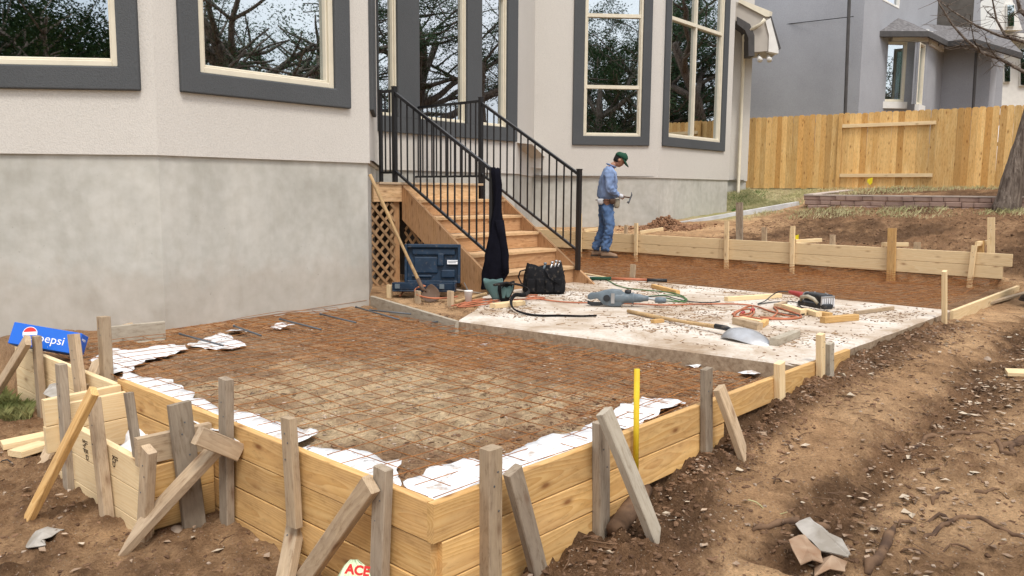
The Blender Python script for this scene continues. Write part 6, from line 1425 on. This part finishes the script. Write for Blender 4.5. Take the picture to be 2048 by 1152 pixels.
Jw = {'head': (.20, 0, 1.675), 'neck': (.075, 0, 1.575), 'chest': (.0, 0, 1.36), 'belly': (-.01, 0, 1.14), 'pelvis': (-.02, 0, .97),
      'shr': (.01, -.20, 1.44), 'elr': (.005, -.25, 1.16), 'wrr': (.185, -.17, 1.06), 'par': (.25, -.13, 1.045),
      'shl': (.01, .20, 1.44), 'ell': (.03, .25, 1.17), 'wrl': (.20, .12, 1.05), 'pal': (.26, .07, 1.03),
      'hpr': (-.02, -.09, .90), 'knr': (.045, -.11, .52), 'anr': (-.03, -.12, .128), 'hpl': (-.03, .09, .90), 'knl': (-.03, .12, .52), 'anl': (-.17, .16, .128)}
wt, T, hb, hf, hu, hl = person('worker in green cap, denim shirt and jeans holding a hammer beside the house wall', wo, Vector((1, -.02, 0)), Hs, Jw, {'skin': M['skin'], 'shirt': M['chambray'], 'trousers': M['denim'], 'boot': M['suede']}, bow=38)
# cap
rings = []
for zz, r_ in ((.035, .108), (.06, .112), (.09, .104), (.118, .078), (.135, .04), (.14, .006)):
    rings.append([hb+(hf*math.cos(q)*r_*1.02-hf*.006+hl*math.sin(q)*r_*.86+hu*(zz+.012*math.cos(q)))*Hs for q in [2*math.pi*j/24 for j in range(24)]])
mb = MB(); mb.ring_loft(rings); capo = mb.build('cap', M['cap_green'], wt, True)
tp = []; 
for i in range(13):
    q = math.pi*(-.5+i/12); tp.append((math.cos(q), math.sin(q)))
mb = MB(); inn = [hb+(hf*c_*.10+hl*s_*.085+hu*.045)*Hs for c_, s_ in tp]; ou = [hb+(hf*(.085+c_*.115)+hl*s_*.088+hu*(.045-.045*c_-.028*s_*s_))*Hs for c_, s_ in tp]
mb.add(inn+ou, [(i, i+1, 14+i, 13+i) for i in range(12)]); bo = mb.build('brim', M['cap_green'], capo, True); s_ = bo.modifiers.new('t', 'SOLIDIFY'); s_.thickness = .009
mb = MB(); 0 and mb.tube([T((.02, -.08, 1.60)), T((.09, -.085, 1.565)), T((.13, -.04, 1.52)), T((.14, 0, 1.50)), T((.13, .04, 1.52))], [.014]*5, 6, flat=.5); mb.tube([T((.055+math.cos(q)*.075, math.sin(q)*.08, 1.575-.03*math.cos(q))) for q in [2*math.pi*j/16 for j in range(17)]], .017, 6, False, .6); mb.build('collar', M['chambray'], wt, True)
# tool pouch and belt on the worker
mb = MB(); pts = [T((-.02+math.cos(q)*.165, math.sin(q)*.19, .985)) for q in [2*math.pi*j/20 for j in range(21)]]; mb.tube(pts, .024, 6, False, .35); mb.build('belt', M['leather'], wt, True)
for (x, y, m_, h_) in ((-.13, -.17, 'glove_white', .10), (.15, -.13, 'tan_plastic', .16), (.07, -.20, 'leather', .09)):
    rings = [[T((x+math.cos(q)*.055*k_, y+math.sin(q)*.03*k_, 1.01-h_*zz)) for q in [2*math.pi*j/12 for j in range(12)]] for zz, k_ in ((0, .9), (.3, 1.), (.8, .9), (1., .5))]; mb = MB(); mb.ring_loft(rings); mb.build('pouch', M[m_], wt, True)
rings = [[T((x+math.cos(q)*.0, 0, 0)) for q in range(2)] for x in range(1)]
mb = MB(); lathe(mb, T((.205, -.155, 1.055)), [(.03, -.03), (.042, .0), (.038, .035), (.03, .05)], 12, Vector((1, 0, -.2)).normalized()); mb.build('glove', M['glove_white'], wt, True)
# hammer in his hand
hm = thing('claw_hammer', T((.3, -.13, 1.04)), 'claw hammer held in the worker\'s hand', 'hammer')
ha, hb2 = T((.20, -.13, 1.055)), T((.385, -.13, 1.03)); mb = MB(); mb.tube([ha, ha.lerp(hb2, .5), hb2], [.017, .012, .012], 8); mb.build('handle', M['leather'], hm, True)
mb = MB(); a0 = hb2; mb.tube([a0+Vector((-.045, 0, -.095))*Hs, a0+Vector((-.03, 0, -.065))*Hs, a0+Vector((-.02, 0, -.06))*Hs, a0, a0+Vector((.02, 0, .05))*Hs, a0+Vector((.012, 0, .095))*Hs], [.02, .02, .012, .014, .012, .005], 8); mb.build('head', M['steel_bar'], hm, True)
# second person just inside the right edge
o2 = P(2128, 606, -.05); o2.z = -.05
J2 = {'head': (.42, 0, 1.62), 'neck': (.32, 0, 1.5), 'chest': (.2, 0, 1.33), 'belly': (.09, 0, 1.14), 'pelvis': (.0, 0, .97), 'shr': (.2, -.2, 1.4), 'elr': (.02, -.36, 1.27), 'wrr': (.25, -.3, 1.14), 'par': (.31, -.28, 1.1),
      'shl': (.2, .2, 1.4), 'ell': (.3, .28, 1.15), 'wrl': (.45, .2, 1.0), 'pal': (.5, .17, .96), 'hpr': (.0, -.1, .9), 'knr': (.0, -.22, .52), 'anr': (.0, -.34, .128), 'hpl': (.0, .1, .9), 'knl': (.1, .2, .5), 'anl': (.05, .26, .128)}
p2, T2, *_r = person('person at the right edge in pale shirt and dark trousers, mostly out of view', o2, Vector((-.25, 1, 0)) if False else Vector((0.05, 1, 0)), 1.0, {k: ((v[0], -v[1], v[2])) for k, v in J2.items()}, {'skin': M['skin'], 'shirt': M['shirt_pale'], 'trousers': M['navy_trouser'], 'boot': M['boot_sole']}, bow=30)
print('people ok')

# ------------------------------------------------------------------ trees
def tree(label, base_, height, seed, spread=3., crown=9000, leafs=.06, limbs=7, trunk_r=.22, lean=(0, 0), group='trees around the yard', name='oak_tree'):
    rnd = random.Random(seed); t = thing(name, base_, label, 'tree', group); base_ = Vector(base_); mb = MB(); tips = []
    def grow(p, d, L, r, lev):
        n = 5; pts = [p]; rs = [r]
        for i in range(n):
            d = (d+Vector((rnd.gauss(0, .22), rnd.gauss(0, .22), rnd.gauss(.03, .13)))*.6).normalized(); p = p+d*L/n; pts.append(p); rs.append(r*(1-.62*(i+1)/n))
            if lev >= 2: tips.append((p, lev))
        mb.tube(pts, rs, 7 if lev < 2 else 4)
        if lev < 3:
            for k in range(4 if lev else limbs):
                q = rnd.uniform(.35, 1.) if lev else rnd.uniform(.4, 1.); j = min(n, max(1, int(q*n))); a = rnd.random()*6.28
                nd_ = (d*.35+Vector((math.cos(a), math.sin(a), rnd.uniform(-.15, .7)))).normalized(); grow(pts[j], nd_, L*rnd.uniform(.5, .78), rs[j]*.72, lev+1)
    grow(base_-Z*.3, Vector((lean[0], lean[1], 1)).normalized(), height*.6, trunk_r, 0); mb.build('trunk', M['bark'], t, True)
    vs, fs = [], []
    for i in range(int(crown*2.4)):
        p, _ = rnd.choice(tips); p = p+Vector((rnd.gauss(0, .13), rnd.gauss(0, .13), rnd.gauss(0, .11)))*spread/3; a, b = rnd.random()*6.28, rnd.uniform(-1, 1); d = Vector((math.cos(a), math.sin(a), b)).normalized(); s = d.orthogonal().normalized(); k = len(vs); L = leafs*.55*rnd.uniform(.6, 1.5)
        vs += [p, p+d*L+s*L*.45, p+d*L*1.9, p+d*L-s*L*.45]; fs.append((k, k+1, k+2, k+3))
    o = bpy.data.objects.new('crown', newmesh('crown', vs, fs, M['leaf'])); link(o, t); return t
tree('thick limbed live oak to the right of the yard, reflected in the near bay window', (9.8, 6.2, .1), 7.5, 3, 3.2, 6500, .05, 8, .5)
tree('dense juniper right of the yard by the fence, reflected behind the stairs', (15.5, 12.0, .9), 10.5, 8, 3.4, 12000, .075, 9, .30)
tree('dark evergreen oak right of the yard, between the live oak and the junipers', (13.5, 8.2, .5), 10.5, 9, 3.6, 12000, .075, 9, .32)
tree('wide juniper far to the right beyond the live oak', (17.5, 3.5, .3), 8., 10, 4, 12000, .08, 9, .3)
tree('tall oak behind the camera, reflected in the leftmost window', (-8.0, -4.2, -.5), 8., 12, 3.8, 8000, .075, 9, .4)
tree('smaller oak behind the camera beside the tall one', (-10.5, -7.5, -.5), 8.5, 14, 3.8, 22000, .08, 9, .28)
tree('broad oak behind and right of the camera, reflected in the far tall window', (7.4, -4.2, -.4), 11., 21, 3.8, 15000, .08, 9, .36)
tree('second broad oak behind and right of the camera', (9.6, -8.5, -.4), 13., 22, 4.2, 24000, .09, 9, .3)
tree('tall oak beyond the fence, reflected in the rightmost tall window', (24.5, 27.5, 1.2), 13., 33, 4.2, 14000, .10, 9, .4)
tree('oak beyond the fence beside the tall one', (29.5, 27, 1.2), 13., 34, 4.2, 20000, .10, 9, .3)
# leaning bare tree at the right edge
bt = thing('bare_tree', G(2014, 420, 0, .9), 'leaning rough barked tree with bare twiggy branches at the right edge', 'tree')
Yt = 14.6
def tb_(px, r): return [PD(x, y, Yt+dy_) for x, y, dy_ in px]
trk = [PD(2008, 432, Yt), PD(2016, 405, Yt), PD(2030, 350, Yt), PD(2048, 290, Yt), PD(2072, 220, Yt), (PD(2090, 130, Yt)), PD(2085, 20, Yt), PD(2060, -80, Yt-.2)]
mb = MB(); n_r = [.26, .20, .185, .18, .17, .15, .12, .08]; mb.tube(trk, n_r, 16); o = mb.build('trunk', M['bark'], bt, True)
tx = bpy.data.textures.new('barkd', 'CLOUDS'); tx.noise_scale = .12; o.modifiers.new('s', 'SUBSURF').render_levels = 2; d_m = o.modifiers.new('d', 'DISPLACE'); d_m.texture = tx; d_m.strength = .06; d_m.mid_level = .5
mb = MB(); mb.tube([PD(2030, 425, Yt+.25), PD(2040, 380, Yt+.2), PD(2058, 330, Yt+.2), PD(2085, 270, Yt+.1)], [.16, .11, .1, .08], 12); mb.build('stem', M['bark'], bt, True)
brs = [([(2090, 130), (2050, 145), (2000, 118), (1962, 104), (1930, 78), (1905, 50), (1880, 10), (1872, -10)], .035), ([(2085, 110), (2048, 84), (2000, 72), (1950, 50), (1905, 22), (1870, -5)], .03), ([(2085, 60), (2040, 20), (2030, -20)], .055),
       ([(2048, 84), (2010, 70), (1993, 40), (1985, 0), (1980, -30)], .028), ([(2000, 118), (1985, 108), (1960, 100), (1940, 100), (1925, 95)], .012), ([(1962, 104), (1948, 82), (1942, 50), (1940, 28)], .014),
       ([(2050, 145), (2020, 130), (1985, 105), (1950, 85)], .02), ([(1993, 40), (1975, 25), (1965, 10)], .01), ([(2010, 70), (2030, 72), (2060, 80)], .02), ([(1930, 78), (1920, 86), (1922, 98)], .007), ([(1905, 22), (1890, 30), (1883, 26)], .007),
       ([(1950, 50), (1930, 46), (1915, 52)], .008), ([(2000, 118), (1990, 128), (1985, 135)], .007), ([(2040, 20), (2022, 34), (2014, 60)], .014), ([(1985, 105), (1975, 88), (1970, 70), (1958, 55)], .011)]
rnd = random.Random(3); mbb = MB()
for px, r_ in brs:
    pts = [PD(x, y, Yt-.1+nse(i, x*.01, 1)*.8) for i, (x, y) in enumerate(px)]; mbb.tube(pts, [r_*(1-.75*i/(len(pts)-1)) for i in range(len(pts))], 6)
    for k in range(10):
        i = rnd.randrange(len(pts)-1); p = pts[i].lerp(pts[i+1], rnd.random()); a = rnd.random()*6.28; d = Vector((math.cos(a), math.sin(a)*.6, rnd.uniform(-.7, .5))); L = rnd.uniform(.1, .4); mbb.tube([p, p+d*L*.5, p+d*L+Vector((rnd.gauss(0, .05), 0, rnd.gauss(0, .05)))], [.006, .004, .002], 4)
mbb.build('branches', M['bark'], bt, True)
print('objects', len(bpy.data.objects))
